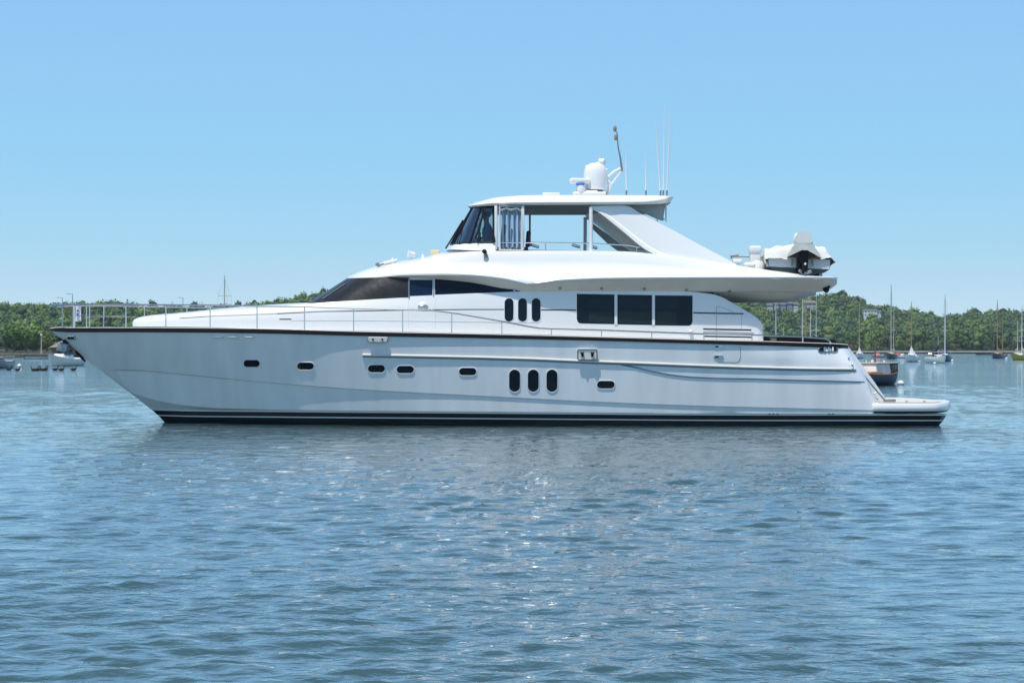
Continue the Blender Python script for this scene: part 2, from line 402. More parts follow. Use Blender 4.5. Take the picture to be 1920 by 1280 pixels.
# ------------------------------------------------------------ land
SKYL = [(-2200, 600), (-900, 575), (-300, 578), (0, 573), (60, 572), (120, 571), (240, 571), (300, 573), (380, 577), (450, 573), (500, 567), (540, 561), (590, 551), (700, 540), (900, 535), (1100, 548), (1300, 562), (1400, 560), (1470, 563), (1510, 559), (1535, 554), (1560, 550), (1590, 553), (1615, 563), (1640, 572), (1700, 580), (1765, 592), (1800, 590), (1828, 584), (1920, 583), (2300, 590), (4200, 610)]
def shore(px): return lerp_list([(-3000, 480), (110, 490), (500, 560), (900, 700), (1300, 800), (1600, 812), (5000, 812)], px)
def crest(px): return lerp_list([(-3000, 880), (300, 900), (900, 1050), (1500, 1150), (5000, 1150)], px)
TH = 6.0
def sstep(t): t = min(1, max(0, t)); return t * t * (3 - 2 * t)
def ground(x, y):
    d = y + CD; px = 960 + F * x / d; s0, s1 = shore(px), crest(px)
    H = CH + (HZ - lerp_list(SKYL, px)) * s1 / F - TH
    if d < s0: return -1.5 + max(-3, (d - s0) * .2)
    t = (d - s0) / (s1 - s0)
    z = 1.0 + (H - 1.0) * (sstep(t * .96) * .75 + .25 * min(1, t))
    if t < 1: z += 1.6 * math.sin(x * .045 + 1) * math.sin(y * .031) * sstep(t * 3) * (1 - t)
    if t > 1: z = H - (d - s1) * .02
    return z
def build_land():
    V = []; Fc = []
    pxs = list(range(-3000, -300, 150)) + list(range(-300, 2200, 14)) + list(range(2200, 5000, 150))
    ds = []
    R = 46
    for r in range(R):
        for px in pxs:
            s0, s1 = shore(px), crest(px)
            k = (r - 3) / (R - 9)
            d = s0 - 12 + r * 4 if r < 3 else (s0 + .5 + (s1 - s0) * k if k <= 1 else s1 + (k - 1) * 3000)
            x = (px - 960) * d / F; V.append((x, d - CD, ground(x, d - CD)))
    C = len(pxs)
    for r in range(R - 1):
        for c in range(C - 1): Fc.append((r * C + c, r * C + c + 1, (r + 1) * C + c + 1, (r + 1) * C + c))
    o = mk('hillside', V, Fc, mat('wooded ground', (.035, .055, .022), .9, var=.4, vscale=.05), None, angle=180)
    tag(o, kind='structure')
build_land()
leafm = None
def leaf_material():
    m = bpy.data.materials.new('leaves'); m.use_nodes = True; t = m.node_tree; b = t.nodes['Principled BSDF']
    a = t.nodes.new('ShaderNodeAttribute'); a.attribute_name = 'tint'
    b.inputs['Roughness'].default_value = .6; b.inputs['Specular IOR Level'].default_value = .25
    g = t.nodes.new('ShaderNodeNewGeometry')
    tl = t.nodes.new('ShaderNodeBsdfTranslucent'); mx = t.nodes.new('ShaderNodeMixShader'); mx.inputs[0].default_value = .22
    t.links.new(a.outputs['Color'], b.inputs['Base Color']); t.links.new(a.outputs['Color'], tl.inputs[0])
    o = t.nodes['Material Output']; t.links.new(b.outputs[0], mx.inputs[1]); t.links.new(tl.outputs[0], mx.inputs[2]); t.links.new(mx.outputs[0], o.inputs[0])
    return m
leafm = leaf_material()
rng = np.random.default_rng(11)
def crown_arrays(c, r, h, n, leaf, tint, lobes=7, core=True):
    """leaf sized faces over a handful of uneven lobes; c = crown base centre, r radius, h height"""
    c = np.array(c, float); L = []
    for i in range(lobes):
        a = rng.uniform(0, 6.28); q = rng.uniform(0, .62) * r; z = rng.uniform(.28, .82) * h
        rr = rng.uniform(.36, .56) * r * (1.15 - .45 * z / h); L.append((q * math.cos(a), q * math.sin(a), z, rr))
    L.append((0, 0, h * .55, r * .62)); L.append((rng.uniform(-.15, .15) * r, 0, h - r * .42, r * .42))
    L = np.array(L); w_ = L[:, 3] ** 2; k = rng.choice(len(L), n, p=w_ / w_.sum())
    nrm = rng.normal(size=(n, 3)); nrm[:, 2] += .25; nrm /= np.linalg.norm(nrm, axis=1)[:, None]
    p = c + L[k, :3] + nrm * (L[k, 3] * rng.uniform(.86, 1.12, n))[:, None] * np.array([1, 1, min(1.2, h / (1.6 * r))])
    t = nrm + rng.normal(scale=.55, size=(n, 3)); t /= np.linalg.norm(t, axis=1)[:, None]
    u = np.cross(t, rng.normal(size=(n, 3))); u /= np.linalg.norm(u, axis=1)[:, None]; v = np.cross(t, u)
    s = (leaf * rng.uniform(.6, 1.3, n))[:, None]
    Q = np.stack([p - u * s - v * s * .7, p + u * s * .8 - v * s * .5, p + u * s + v * s * .8, p - u * s * .6 + v * s], 1)   # n,4,3
    tt = np.array(tint)[None, :] * rng.uniform(.84, 1.18, n)[:, None] * np.array([1, 1, 1])[None, :]
    # clumps of a slightly different leaf tone
    cl = rng.uniform(.82, 1.18, len(L))[k][:, None]; tt = tt * cl
    cores = []
    if core:
        for q in L: cores.append((c + q[:3], q[3] * .84))
    return Q.reshape(-1, 3), np.repeat(tt, 4, 0), cores, tint
_ico = None
def ico():
    global _ico
    if _ico is None:
        bm = bmesh.new(); bmesh.ops.create_icosphere(bm, subdivisions=1, radius=1)
        _ico = (np.array([tuple(v.co) for v in bm.verts]), np.array([[v.index for v in f.verts] for f in bm.faces])); bm.free()
    return _ico
def foliage_object(name, crowns, parent=None):
    Vs = []; Cs = []; quads = []; tris = []; n = 0; iv, if_ = ico()
    for Q, T, cores, tint in crowns:
        Vs.append(Q); Cs.append(T); quads.append(np.arange(n, n + len(Q)).reshape(-1, 4)); n += len(Q)
        for c, r in cores:
            vv = iv * r * rng.uniform(.85, 1.1, (len(iv), 1)) + c; Vs.append(vv); Cs.append(np.tile(np.array(tint) * .9, (len(vv), 1)))
            tris.append(if_ + n); n += len(vv)
    V = np.concatenate(Vs); Cc = np.concatenate(Cs); q = np.concatenate(quads); t = np.concatenate(tris) if tris else np.zeros((0, 3), int)
    if parent is not None: V = V - np.array(tuple(wloc(parent)))
    me = bpy.data.meshes.new(name); me.vertices.add(len(V)); me.vertices.foreach_set('co', V.ravel())
    li = np.concatenate([q.ravel(), t.ravel()]).astype(np.int32); me.loops.add(len(li)); me.loops.foreach_set('vertex_index', li)
    st = np.concatenate([np.arange(len(q)) * 4, q.size + np.arange(len(t)) * 3]).astype(np.int32); tot = np.concatenate([np.full(len(q), 4), np.full(len(t), 3)]).astype(np.int32)
    me.polygons.add(len(st)); me.polygons.foreach_set('loop_start', st); me.polygons.foreach_set('loop_total', tot); me.update(calc_edges=True)
    ca = me.color_attributes.new('tint', 'FLOAT_COLOR', 'POINT')
    ca.data.foreach_set('color', np.concatenate([Cc, np.ones((len(Cc), 1))], 1).astype(np.float32).ravel())
    me.materials.append(leafm); o = bpy.data.objects.new(name, me); COL.objects.link(o)
    if parent is not None: o.parent = parent
    return o
HOUSES = []       # (px0, px1, near distance, far distance) kept clear of crowns
GREENS = [(.130, .205, .052), (.095, .165, .056), (.175, .250, .062), (.065, .120, .060), (.140, .215, .066), (.092, .165, .080)]
def build_forest():
    crowns = []; r_ = random.Random(5)
    d = 470.0
    while d < 1230:
        step = 5.3 if d < 1160 else 9
        half = 1.35 * 960 / F * d; x = -half
        while x < half + 30:
            xx = x + r_.uniform(-2.6, 2.6); dd = d + r_.uniform(-3, 3); px = 960 + F * xx / dd; s0, s1 = shore(px), crest(px)
            x += step
            if dd < s0 + 9 or dd > s1 + 14: continue
            if 720 < px < 1240 and r_.random() < .35: continue
            if any(a < px < b and d0 < dd < d1 for a, b, d0, d1 in HOUSES): continue
            # a shore meadow with single trees stands before the wood on the left
            if px < 110 and dd < s0 + 22: continue
            z = ground(xx, dd - CD); t = (dd - s0) / (s1 - s0)
            rr = r_.uniform(1.9, 3.3) if r_.random() < .82 else r_.uniform(3.4, 4.8); hh = 3.4 + rr * r_.uniform(.9, 1.5)
            if t < .12 and px > 1200: rr *= 1.15; hh *= 1.35
            g = GREENS[r_.randrange(6)]; k = r_.uniform(.72, 1.28) * (1 + .22 * math.sin(xx * .037 + 2 * math.sin(dd * .021)) * math.sin(dd * .045 + xx * .013))
            fade = 1.0
            n = 45 if (640 < px < 1300 or px < -40 or px > 1960) else 105 if (dd < s0 + 60 or t > .9) else 80
            crowns.append(crown_arrays((xx, dd - CD, z - 1.2), rr, hh, n, .36 if n == 105 else .42 if n == 80 else .6, tuple(c * k * fade for c in g), lobes=4))
        d += step * .98 if d < 1160 else 9
    o = foliage_object('forest', crowns); tag(o, kind='stuff')
    print('forest crowns', len(crowns))
HILL = []
def house(label, px0, px1, ytop, ybot, wallc, roofc, name='house', d=None, storeys=2, group=None, roofh=.3, flat=False, wins=4):
    if d is None: d = 1000
    D = d; k = D / F; x0 = (px0 - 960) * k; x1 = (px1 - 960) * k; zb = CH - (ybot - HZ) * k; zt = CH - (ytop - HZ) * k
    W = x1 - x0; H = zt - zb; dep = min(9, max(5, W * .6))
    r = empty(name, ((x0 + x1) / 2, D - CD, zb), label, 'house', group)
    hw = H if flat else H * (1 - roofh)
    wm = mat('house wall', wallc, .8, var=.05); rm = mat('house roof', roofc, .8, var=.15, vscale=3)
    MB().box((0, dep / 2, hw / 2 - 1.5), (W, dep, hw + 3)).build('wall', wm, r, world=False, smooth=False)
    if flat: MB().box((0, dep / 2, hw + .12), (W + .5, dep + .5, .3)).build('roof', rm, r, world=False, smooth=False)
    else:
        a, b = W / 2 + .4, dep + .4; h0 = hw; h1 = H
        V = [(-a, -.4, h0), (a, -.4, h0), (a, b, h0), (-a, b, h0), (-a * .8, b / 2, h1), (a * .8, b / 2, h1)]
        mk('roof', V, [(0, 1, 5, 4), (2, 3, 4, 5), (1, 2, 5), (3, 0, 4), (0, 3, 2, 1)], rm, r, world=False, smooth=False)
    gm = mat('house window', (.05, .07, .09), .1)
    for s in range(storeys):
        z = hw * (s + .55) / storeys
        for i in range(wins):
            x = -W / 2 + W * (i + .5) / wins
            f = MB().box((x, -.03, z), (W / wins * .55, .1, hw / storeys * .5)).build('window', M['white'], r, world=False, smooth=False)
            MB().box((x, -.10, z), (W / wins * .45, .05, hw / storeys * .4)).build('pane', gm, f, world=False, smooth=False)
    HOUSES.append((px0 - 1, px1 + 1, D - 8, D + dep))
    return r
pale = (.62, .62, .58); brown = (.16, .10, .07); grey = (.22, .23, .24)
house('white flat roofed house high on the wooded hill right of the yacht', 1620, 1644, 581, 593, (.72, .74, .74), (.6, .6, .6), d=1010, flat=True, wins=4)
house('small white annexe beside the flat roofed hilltop house', 1645.5, 1652, 583, 590, (.6, .62, .62), (.5, .5, .5), d=1012, flat=True, storeys=1, wins=2)
cl = [(1439, 1449, 568, 582, 'cream gabled house at the left end of the hilltop terrace', (.66, .62, .55)), (1451, 1461, 565, 581, 'narrow tall grey house with a dark gable in the hilltop terrace', (.50, .50, .48)),
      (1463, 1474, 567, 580, 'blue grey house in the middle of the hilltop terrace', (.30, .36, .44)), (1476, 1486, 565, 579, 'slate coloured house third from the right end of the hilltop terrace', (.24, .29, .38)),
      (1488, 1497, 566, 580, 'white gabled house next to the large hilltop house', (.66, .64, .60))]
for a, b, t_, bo, lb, wc in cl: house(lb, a, b, t_, bo, wc, (.12, .12, .13), d=1046, group='houses on the hill crest', wins=3)
house('large cream hilltop house under the aft overhang of the yacht', 1508, 1530, 563, 579, (.46, .43, .37), (.20, .16, .13), d=1040, wins=3)
house('tiny white house in the woods on the left hill', 43, 50, 586, 593, (.7, .72, .72), (.4, .4, .4), d=800, storeys=1, wins=2, group='houses on the left hill')
house('small grey roofed house among trees above the left shore', 32, 42, 612, 619, (.6, .62, .6), (.35, .36, .38), d=660, storeys=1, wins=2, group='houses on the left hill')
house('low white house just right of the bow rail lamp post in the woods', 119, 127, 593, 598, (.6, .62, .62), (.4, .4, .4), d=740, storeys=1, wins=2, group='houses on the left hill')
build_forest()

trunkm = mat('bark', (.10, .075, .05), .9, var=.3, vscale=6)
def tree(px, ybase_off, d, r, h, tint, label, group, n=420, leaf=.30, base=None, trunk=.28, name='tree', lobes=9, lift=.22):
    x = (px - 960) * d / F; z = ground(x, d - CD) if base is None else base
    root = empty(name, (x, d - CD, z), label, 'tree' if name != 'bush' else 'bush', group)
    mb = MB(); th = h * .62
    mb.tube([(0, 0, -.5), (.05 * r, 0, th * .4), (0, .05 * r, th)], [trunk, trunk * .75, trunk * .3], 7)
    for i in range(5):
        a = i * 1.3; z0 = th * (.35 + .1 * i)
        mb.tube([(0, 0, z0), (.35 * r * math.cos(a), .35 * r * math.sin(a), z0 + .12 * h), (.6 * r * math.cos(a), .6 * r * math.sin(a), z0 + .22 * h)], [trunk * .4, trunk * .25, trunk * .1], 5)
    mb.build('trunk', trunkm, root, world=False)
    foliage_object('crown', [crown_arrays((x, d - CD, z + h * lift * .5), r, h * (1 - lift * .5), n, leaf, tint, lobes)], root)
    return root
G1 = 'trees along the left shore'; G2 = 'shrubs along the far seawall'
OL = (.085, .14, .028); LG = (.10, .155, .035)
tree(27, 0, 500, 2.7, 7.2, (.11, .21, .035), 'broad bright green tree on the left shore, tallest of the group', G1, n=700, leaf=.26)
tree(12, 0, 498, 2.1, 5.6, (.08, .16, .04), 'mid green tree at the left edge behind the grey sailboat', G1, n=500, leaf=.26)
tree(49, 0, 503, 2.2, 6.0, (.11, .20, .035), 'round green tree second from the left edge of the shore', G1, n=600, leaf=.26)
tree(62, 0, 506, 1.8, 5.0, (.09, .18, .035), 'small leaning green tree just left of the white shore lamp post', G1, n=450, leaf=.26)
tree(88, 0, 505, 2.1, 5.2, (.18, .22, .05), 'yellowish olive tree beside the brown roofed boathouse', G1, n=560, leaf=.26)
tree(103, 0, 520, 2.4, 6.2, (.07, .13, .045), 'dark tree rising behind the brown roofed boathouse', G1, n=560, leaf=.28)
tree(41, 0, 489, 1.0, 2.2, (.14, .22, .03), 'small lime green bush at the waterside on the left', 'bushes on the left shore', n=260, leaf=.2, trunk=.06, name='bush')
tree(35, 0, 488, .9, 1.3, (.45, .22, .02), 'low orange flowering bush on the left waterside', 'bushes on the left shore', n=220, leaf=.18, trunk=.05, name='bush')
tree(55, 0, 489, 1.1, 2.0, (.09, .16, .03), 'leafy bush between the orange flowers and the shore lamp post', 'bushes on the left shore', n=260, leaf=.2, trunk=.06, name='bush')
SHR = [(1597, 1.5, 3.0, 'reddish brown shrub at the left end of the seawall', (.14, .09, .05)), (1612, 2.6, 5.0, 'pale green round shrub behind the leftmost ochre mast', (.10, .15, .05)),
       (1629, 1.1, 2.6, 'tiny lime green shrub on the seawall left of the launch mast', (.16, .26, .04)), (1646, 2.6, 5.2, 'dome shaped grey green shrub behind the launch mast', (.085, .13, .045)),
       (1691, 3.1, 5.0, 'wide pale green shrub between the ketch and the white sloop', (.10, .155, .05)), (1722, 2.4, 3.8, 'yellow green shrub right behind the white sloop', (.13, .17, .055)),
       (1743, 2.7, 4.8, 'fresh green shrub left of the blue sloop mast', (.09, .16, .045)), (1757, 1.9, 3.4, 'lower green shrub touching the fresh green one by the blue sloop', (.08, .14, .04)),
       (1790, 2.2, 3.0, 'sparse olive shrub right of the blue sloop', (.11, .14, .06)), (1852, 2.6, 5.6, 'taller pale shrub left of the yellow yawl mast', (.07, .125, .045)), (1899, 2.3, 4.6, 'grey green shrub beside the rightmost masts', (.07, .115, .045))]
for px, r_, h_, lb, tc_ in SHR: tree(px, 0, 812, r_, h_, tc_, lb, G2, n=330, leaf=.34, base=.9, trunk=.12, name='bush', lift=.05)
# the big lone tree that tops the hill, and the small ones on the bow side skyline
def hill_tree(px, ytop, r_, h_, tint, lb, d=1145, name='tree'):
    x = (px - 960) * d / F; zt = CH - (ytop - HZ) * d / F
    return tree(px, 0, d, r_, h_, tint, lb, 'trees standing out on the skyline', n=700, leaf=.42, base=zt - h_)
hill_tree(1580, 545, 4.6, 10.5, (.040, .075, .038), 'big round dark tree topping the hill right of the yacht stern')
hill_tree(1601, 556, 4.4, 8.5, (.045, .085, .035), 'second round tree on the ridge just right of the tallest one')
hill_tree(1826, 579, 4.4, 8.0, (.042, .078, .034), 'dark lumpy tree on the low skyline left of the yellow yawl')
hill_tree(1882, 579, 4.0, 7.5, (.042, .080, .034), 'rounded tree on the low skyline near the right edge')
hill_tree(446, 567, 2.2, 5.0, (.035, .065, .030), 'small lone tree on the skyline above the foredeck', 960)
hill_tree(478, 564, 2.4, 6.0, (.038, .070, .030), 'small pointed tree on the skyline in front of the windscreen', 985)

stone = mat('grey seawall stone', (.085, .08, .07), .9, var=.35, vscale=1.2)
cope = mat('pale concrete', (.50, .46, .40), .85, var=.15, vscale=.5)
sw = empty('seawall', ((1750 - 960) * 806 / F, 806 - CD, 0), 'long low seawall with pale coping at the foot of the far wood', 'seawall')
x0 = (1330 - 960) * 806 / F; x1 = (2400 - 960) * 806 / F
MB().box(((x0 + x1) / 2, 806 - CD + 1, -.3), (x1 - x0, 2, 1.5)).build('wall', stone, sw, smooth=False)
MB().box(((x0 + x1) / 2, 806 - CD + 3, .72), (x1 - x0, 7, .55)).build('coping', cope, sw, smooth=False)
sw2 = empty('seawall', ((20 - 960) * 482 / F, 482 - CD, 0), 'low dark stone seawall below the trees on the left shore', 'seawall')
x0 = (-500 - 960) * 482 / F; x1 = (300 - 960) * 482 / F
MB().box(((x0 + x1) / 2, 482 - CD + 2, 0), (x1 - x0, 4, 1.1)).build('wall', stone, sw2, smooth=False)
MB().box(((x0 + x1) / 2, 482 - CD + 3, .6), (x1 - x0, 6, .12)).build('coping', mat('shore gravel', (.22, .19, .14), .9, var=.3, vscale=1), sw2, smooth=False)

# boathouse with brown roof
def W(px, d): return (px - 960) * d / F
bh = empty('boathouse', (W(114, 478), 478 - CD, 0), 'red brown boathouse with a steep brown roof behind the bow anchor', 'boathouse')
MB().box((0, 3, 1.7), (4.6, 6, 1.9)).build('wall', mat('boathouse wall', (.20, .10, .08), .8, var=.1), bh, world=False, smooth=False)
mk('roof', [(-3, -.5, 2.4), (3, -.5, 2.4), (3, 6.5, 2.4), (-3, 6.5, 2.4), (.2, 2, 4.3), (.2, 4, 4.3)], [(0, 1, 4), (1, 2, 5, 4), (2, 3, 5), (3, 0, 4, 5), (0, 3, 2, 1)], mat('boathouse roof', (.27, .20, .17), .85, var=.15, vscale=4), bh, world=False, smooth=False)
MB().box((-1.1, -.02, 1.7), (.9, .1, .9)).build('window', mat('boathouse window', (.05, .05, .06), .2), bh, world=False, smooth=False)
pil = MB()
for i in range(6): pil.tube([(-2.1 + i * .84, .2, -1), (-2.1 + i * .84, .2, .8)], .12, 6)
pil.build('piling', trunkm, bh, world=False)
# jetty
jt = empty('jetty', (W(40, 474), 474 - CD, 0), 'low wooden jetty running along the left shore', 'jetty')
MB().box((0, 0, .75), (17, 1.6, .14)).build('deck', mat('weathered planks', (.30, .27, .23), .9, var=.2, vscale=3), jt, world=False, smooth=False)
for i in range(9): MB().tube([(-8 + i * 2, -.7, -1), (-8 + i * 2, -.7, 1.25)], .11, 6).build('piling', trunkm, jt, world=False)

def lamp_post(px, ytop, d, label, arm=-1, col=(.30, .31, .31), base=.6, cap=False, group=None):
    h = CH - (ytop - HZ) * d / F - base
    r = empty('lamp_post', (W(px, d), d - CD, base), label, 'lamp post', group)
    m = mat('lamp post paint', col, .5)
    MB().tube([(0, 0, 0), (0, 0, h)], [.14, .09], 8).build('pole', m, r, world=False)
    if cap: MB().lathe([(.1, 0), (.28, .12), (.3, .45), (.12, .6)], (0, 0, h), 10).build('lamp', mat('lamp globe', (.75, .74, .70), .4), r, world=False)
    else: MB().tube([(0, 0, h - .05), (arm * .9, 0, h + .06)], .06, 6).box((arm * 1.1, 0, h + .04), (.75, .3, .14), bev=.03).build('lamp', m, r, world=False)
    return r
lamp_post(77.5, 630, 484, 'short white lamp post with a globe on the left shore', col=(.62, .60, .56), cap=True)
gl = 'tall lamp posts beyond the bow'
lamp_post(117, 558, 470, 'tall grey lamp post seen at the very front of the bow rail', group=gl)
lamp_post(136, 551, 460, 'taller grey lamp post just left of the white bow flag', group=gl)
lamp_post(343, 558, 560, 'distant lamp post above the foredeck between two rail stanchions', group=gl)
def add_small(name, px, d, label, cat, fn, group=None):
    r = empty(name, (W(px, d), d - CD, 0), label, cat, group); fn(r); return r

# ------------------------------------------------------------ boats on moorings
def hull_mesh(L, beam, free, rake=.12, draft=.35, nst=15, transom=.62, sheer=.25, fullness=.85):
    V = []; Fc = []; rings = 9
    for i in range(nst):
        t = i / (nst - 1); x = -L / 2 + L * t
        hb = beam / 2 * (transom + (1 - transom) * min(1, t / .45)) if t < .45 else beam / 2 * max(0, 1 - ((t - .45) / .55) ** 2.2) ** fullness
        sh = free * (1 + sheer * (2 * t - .75) ** 2 + (.18 if t > .5 else 0) * (t - .5) * 2)
        for k in range(rings):
            u = k / (rings - 1) * 2 - 1; a = abs(u)
            zz = -draft + (sh + draft) * a ** 1.6; bb = hb * math.sin(min(1, a * 1.15) * math.pi / 2)
            xx = x - rake * L * (1 - (zz + draft) / (sh + draft)) * max(0, (t - .6) / .4) ** 1.5
            V.append((xx, bb * (1 if u > 0 else -1), zz))
    for i in range(nst - 1):
        for k in range(rings - 1): Fc.append((i * rings + k, i * rings + k + 1, (i + 1) * rings + k + 1, (i + 1) * rings + k))
    Fc.append(tuple(range(rings)))
    deck = []
    dV = []; 
    for i in range(nst): a, b = V[i * rings], V[i * rings + rings - 1]; dV += [(a[0], a[1] * .96, a[2] - .04), (b[0], b[1] * .96, b[2] - .04)]
    dF = [(2 * i, 2 * i + 1, 2 * i + 3, 2 * i + 2) for i in range(nst - 1)]
    return V, Fc, dV, dF, rings, nst
woodm = mat('varnished spar', (.36, .22, .09), .35, var=.15, vscale=4)
alum = mat('pale aluminium spar', (.62, .64, .63), .4, metal=.2)
greysp = mat('grey weathered spar', (.40, .38, .33), .5)
def sailboat(px, yw, ytop, L, beam, head, hullc, mast, label, cover=(.75, .72, .65), boot=(.03, .06, .10), free=.75, cabin=(.72, .71, .68), mast2=None, spreaders=(.55,), tent=False, deckc=(.62, .58, .48), coverm=None, name='sailboat', group='sailboats on their moorings', radius=.085, dodger=None, rake=.01):
    d = F * CH / (yw - HZ); r = empty(name, (W(px, d), d - CD, 0), label, 'sailboat', group, rz=rad(head))
    V, Fc, dV, dF, rg, ns = hull_mesh(L, beam, free)
    hm = mat('sailboat hull paint', hullc, .25, coat=.3); bm_ = mat('sailboat boot stripe', boot, .4)
    mi = [1 if max(V[i][2] for i in f) < .24 else 0 for f in Fc]
    mk('hull', V, Fc, [hm, bm_], r, world=False, mi=mi)
    mk('deck', dV, dF, mat('sailboat deck', deckc, .7), r, world=False)
    cab = MB().box((.3, 0, free + .22), (L * .34, beam * .5, .5), taper=.86, bev=.07).build('cabin', mat('sailboat cabin', cabin, .4), r, world=False)
    MB().box((.3, 0, free + .26), (L * .24, beam * .505, .14), bev=.03).build('window', M['glass'], cab, world=False)
    H = CH - (ytop - HZ) * d / F
    def spar(x, h, name='mast', rr=radius):
        m = MB().tube([(x, 0, free * .8), (x - rake * h * .5, 0, h * .55), (x - rake * h, 0, h)], [rr, rr * .95, rr * .55], 8).build(name, mast, r, world=False)
        for s in spreaders:
            z = free + (h - free) * s; MB().tube([(x - rake * z, -beam * .36, z + .05), (x - rake * z, 0, z), (x - rake * z, beam * .36, z + .05)], .035, 5).build('spreader', mast, m, world=False)
        return m
    mx_ = L * .10; spar(mx_, H)
    wires = MB(); s0 = spreaders[0] if spreaders else .5
    for s in (-1, 1):
        z = free + (H - free) * s0
        wires.tube([(mx_ - .1, s * beam * .45, free), (mx_ - rake * z, s * beam * .36, z), (mx_ - rake * H, 0, H * .97)], .012, 4)
    wires.tube([(L * .49, 0, free * 1.1), (mx_ - rake * H, 0, H * .96)], .012, 4).tube([(-L * .49, 0, free), (mx_ - rake * H, 0, H * .98)], .012, 4)
    wires.build('rigging', M['dsteel'], r, world=False)
    bz = free + .95; bl = L * .42
    MB().tube([(mx_, 0, bz), (mx_ - bl, 0, bz + .05)], .05, 6).build('boom', mast, r, world=False)
    cm = mat('sail cover cloth', cover, .85, var=.08, vscale=4)
    if tent:
        V2 = []; q = 7
        for i in range(q):
            t = i / (q - 1); x = mx_ + .15 - bl * t; hh = bz + .75 * (1 - t) ** 2 + .1; wv = beam * .42 * (.35 + .65 * math.sin(math.pi * min(1, t + .15)))
            V2 += [(x, -wv, free + .12), (x, -wv * .42, (hh + free) * .5 + .12), (x, 0, hh), (x, wv * .42, (hh + free) * .5 + .12), (x, wv, free + .12)]
        F2 = [(i * 5 + k, i * 5 + k + 1, i * 5 + 6 + k, i * 5 + 5 + k) for i in range(q - 1) for k in range(4)] + [(0, 1, 2, 3, 4), tuple((q - 1) * 5 + k for k in range(5))]
        mk('boom_tent', V2, F2, cm, r, world=False)
    else:
        MB().tube([(mx_ - .02, 0, bz + .9), (mx_ - .12, 0, bz + .35), (mx_ - .5, 0, bz + .17), (mx_ - bl * .6, 0, bz + .13), (mx_ - bl, 0, bz + .08)], [.08, .17, .19, .16, .07], 8).build('sail_cover', cm, r, world=False)
    if mast2:
        x2, yt2 = mast2; H2 = CH - (yt2 - HZ) * d / F; spar(x2, H2, 'mast', radius * .8)
        MB().tube([(x2, 0, bz), (x2 - L * .2, 0, bz + .03)], .05, 6).build('boom', mast, r, world=False)
        MB().tube([(x2 - .05, 0, bz + .5), (x2 - .2, 0, bz + .17), (x2 - L * .2, 0, bz + .1)], [.06, .14, .07], 8).build('sail_cover', cm, r, world=False)
    if dodger: MB().box((-L * .06, 0, free + .55), (L * .14, beam * .55, .55), taper=.75, bev=.1).build('dodger', mat('dodger cloth', dodger, .85), r, world=False)
    rail = MB()
    for s in (-1, 1):
        rail.tube([(L * .30, s * beam * .26, free), (L * .31, s * beam * .24, free + .55), (L * .47, 0, free + .72)], .018, 5)
        rail.tube([(-L * .42, s * beam * .33, free), (-L * .42, s * beam * .33, free + .55), (-L * .49, 0, free + .6)], .018, 5)
    rail.build('pulpit_rail', M['steel'], r, world=False)
    return r
wh = (.86, .86, .83)
sailboat(1611.5, 672, 565, 6.2, 2.1, 256, wh, mat('ochre spar', (.42, .30, .10), .4), 'small white sloop with ochre mast and white cover, first right of the yacht stern', tent=True, boot=(.02, .05, .09), spreaders=(), radius=.11)
sailboat(1672, 672.5, 534, 8.5, 2.5, 250, (.06, .10, .14), greysp, 'dark blue green two masted ketch with grey wood masts, tallest masts in the anchorage', cover=(.75, .70, .60), mast2=(-2.6, 573), spreaders=(.36, .67), boot=(.02, .03, .04), radius=.12, cabin=(.60, .44, .30))
sailboat(1710, 678, 566, 5.8, 2.1, 250, (.86, .87, .86), woodm, 'white sloop with brown wood mast and a peaked white boom tent', tent=True, cover=(.80, .79, .76), boot=(.02, .07, .16), spreaders=(.42,), radius=.085)
sailboat(1756, 680.5, 690 - 60, 5.5, 1.9, 283, (.90, .89, .84), alum, 'white bow on sailboat overlapping the blue sloop, with a dark cockpit cover', boot=(.6, .6, .55), dodger=(.03, .03, .06), spreaders=(), cover=(.03, .03, .07), radius=.04)
sailboat(1773, 677, 552, 6.2, 2.1, 248, (.07, .13, .24), alum, 'navy blue sloop with tall pale aluminium mast beside the white bow on boat', cover=(.03, .08, .30), spreaders=(.42,), boot=(.03, .03, .06), radius=.11, dodger=(.04, .09, .25))
sailboat(1872, 671.5, 562, 8.2, 2.3, 238, (.07, .09, .14), woodm, 'dark hulled yawl with varnished mast and yellow tan sail covers near the right edge', cover=(.62, .42, .16), mast2=(-2.9, 600), spreaders=(.42,), cabin=(.48, .30, .14), deckc=(.45, .28, .12), radius=.10)
sailboat(1907, 671, 600, 8.5, 2.5, 262, (.66, .60, .50), alum, 'cream sailboat with pale mast just left of the yellow hulled one', cover=(.70, .62, .48), spreaders=(.5,), radius=.08)
sailboat(1921, 674.5, 573, 8.0, 2.6, 215, (.62, .44, .05), alum, 'bright yellow hulled sailboat cut by the right edge of the picture', boot=(.02, .03, .06), spreaders=(.5, .3), radius=.09, cover=(.7, .6, .4))
gb = 'sailboats half hidden behind the yacht cockpit'
sailboat(1456, 671, 568, 7.5, 2.4, 250, wh, alum, 'sailboat hidden behind the yacht cockpit, only its thin pale mast showing leftmost', spreaders=(), group=gb, radius=.12)
sailboat(1471, 669, 612, 6.0, 2.1, 240, wh, alum, 'small sailboat behind the yacht cockpit with the shortest mast', spreaders=(), group=gb, radius=.09)
sailboat(1508, 671, 560, 9.5, 2.8, 236, wh, alum, 'sailboat behind the yacht cockpit with a thick white mast under the overhang', spreaders=(.5,), group=gb, radius=.15, mast2=(-3.2, 575))
sailboat(1514, 672, 563, 9.0, 2.8, 230, (.1, .1, .1), woodm, 'sailboat behind the yacht cockpit with a brown wooden mast', spreaders=(.5,), group=gb, radius=.14)
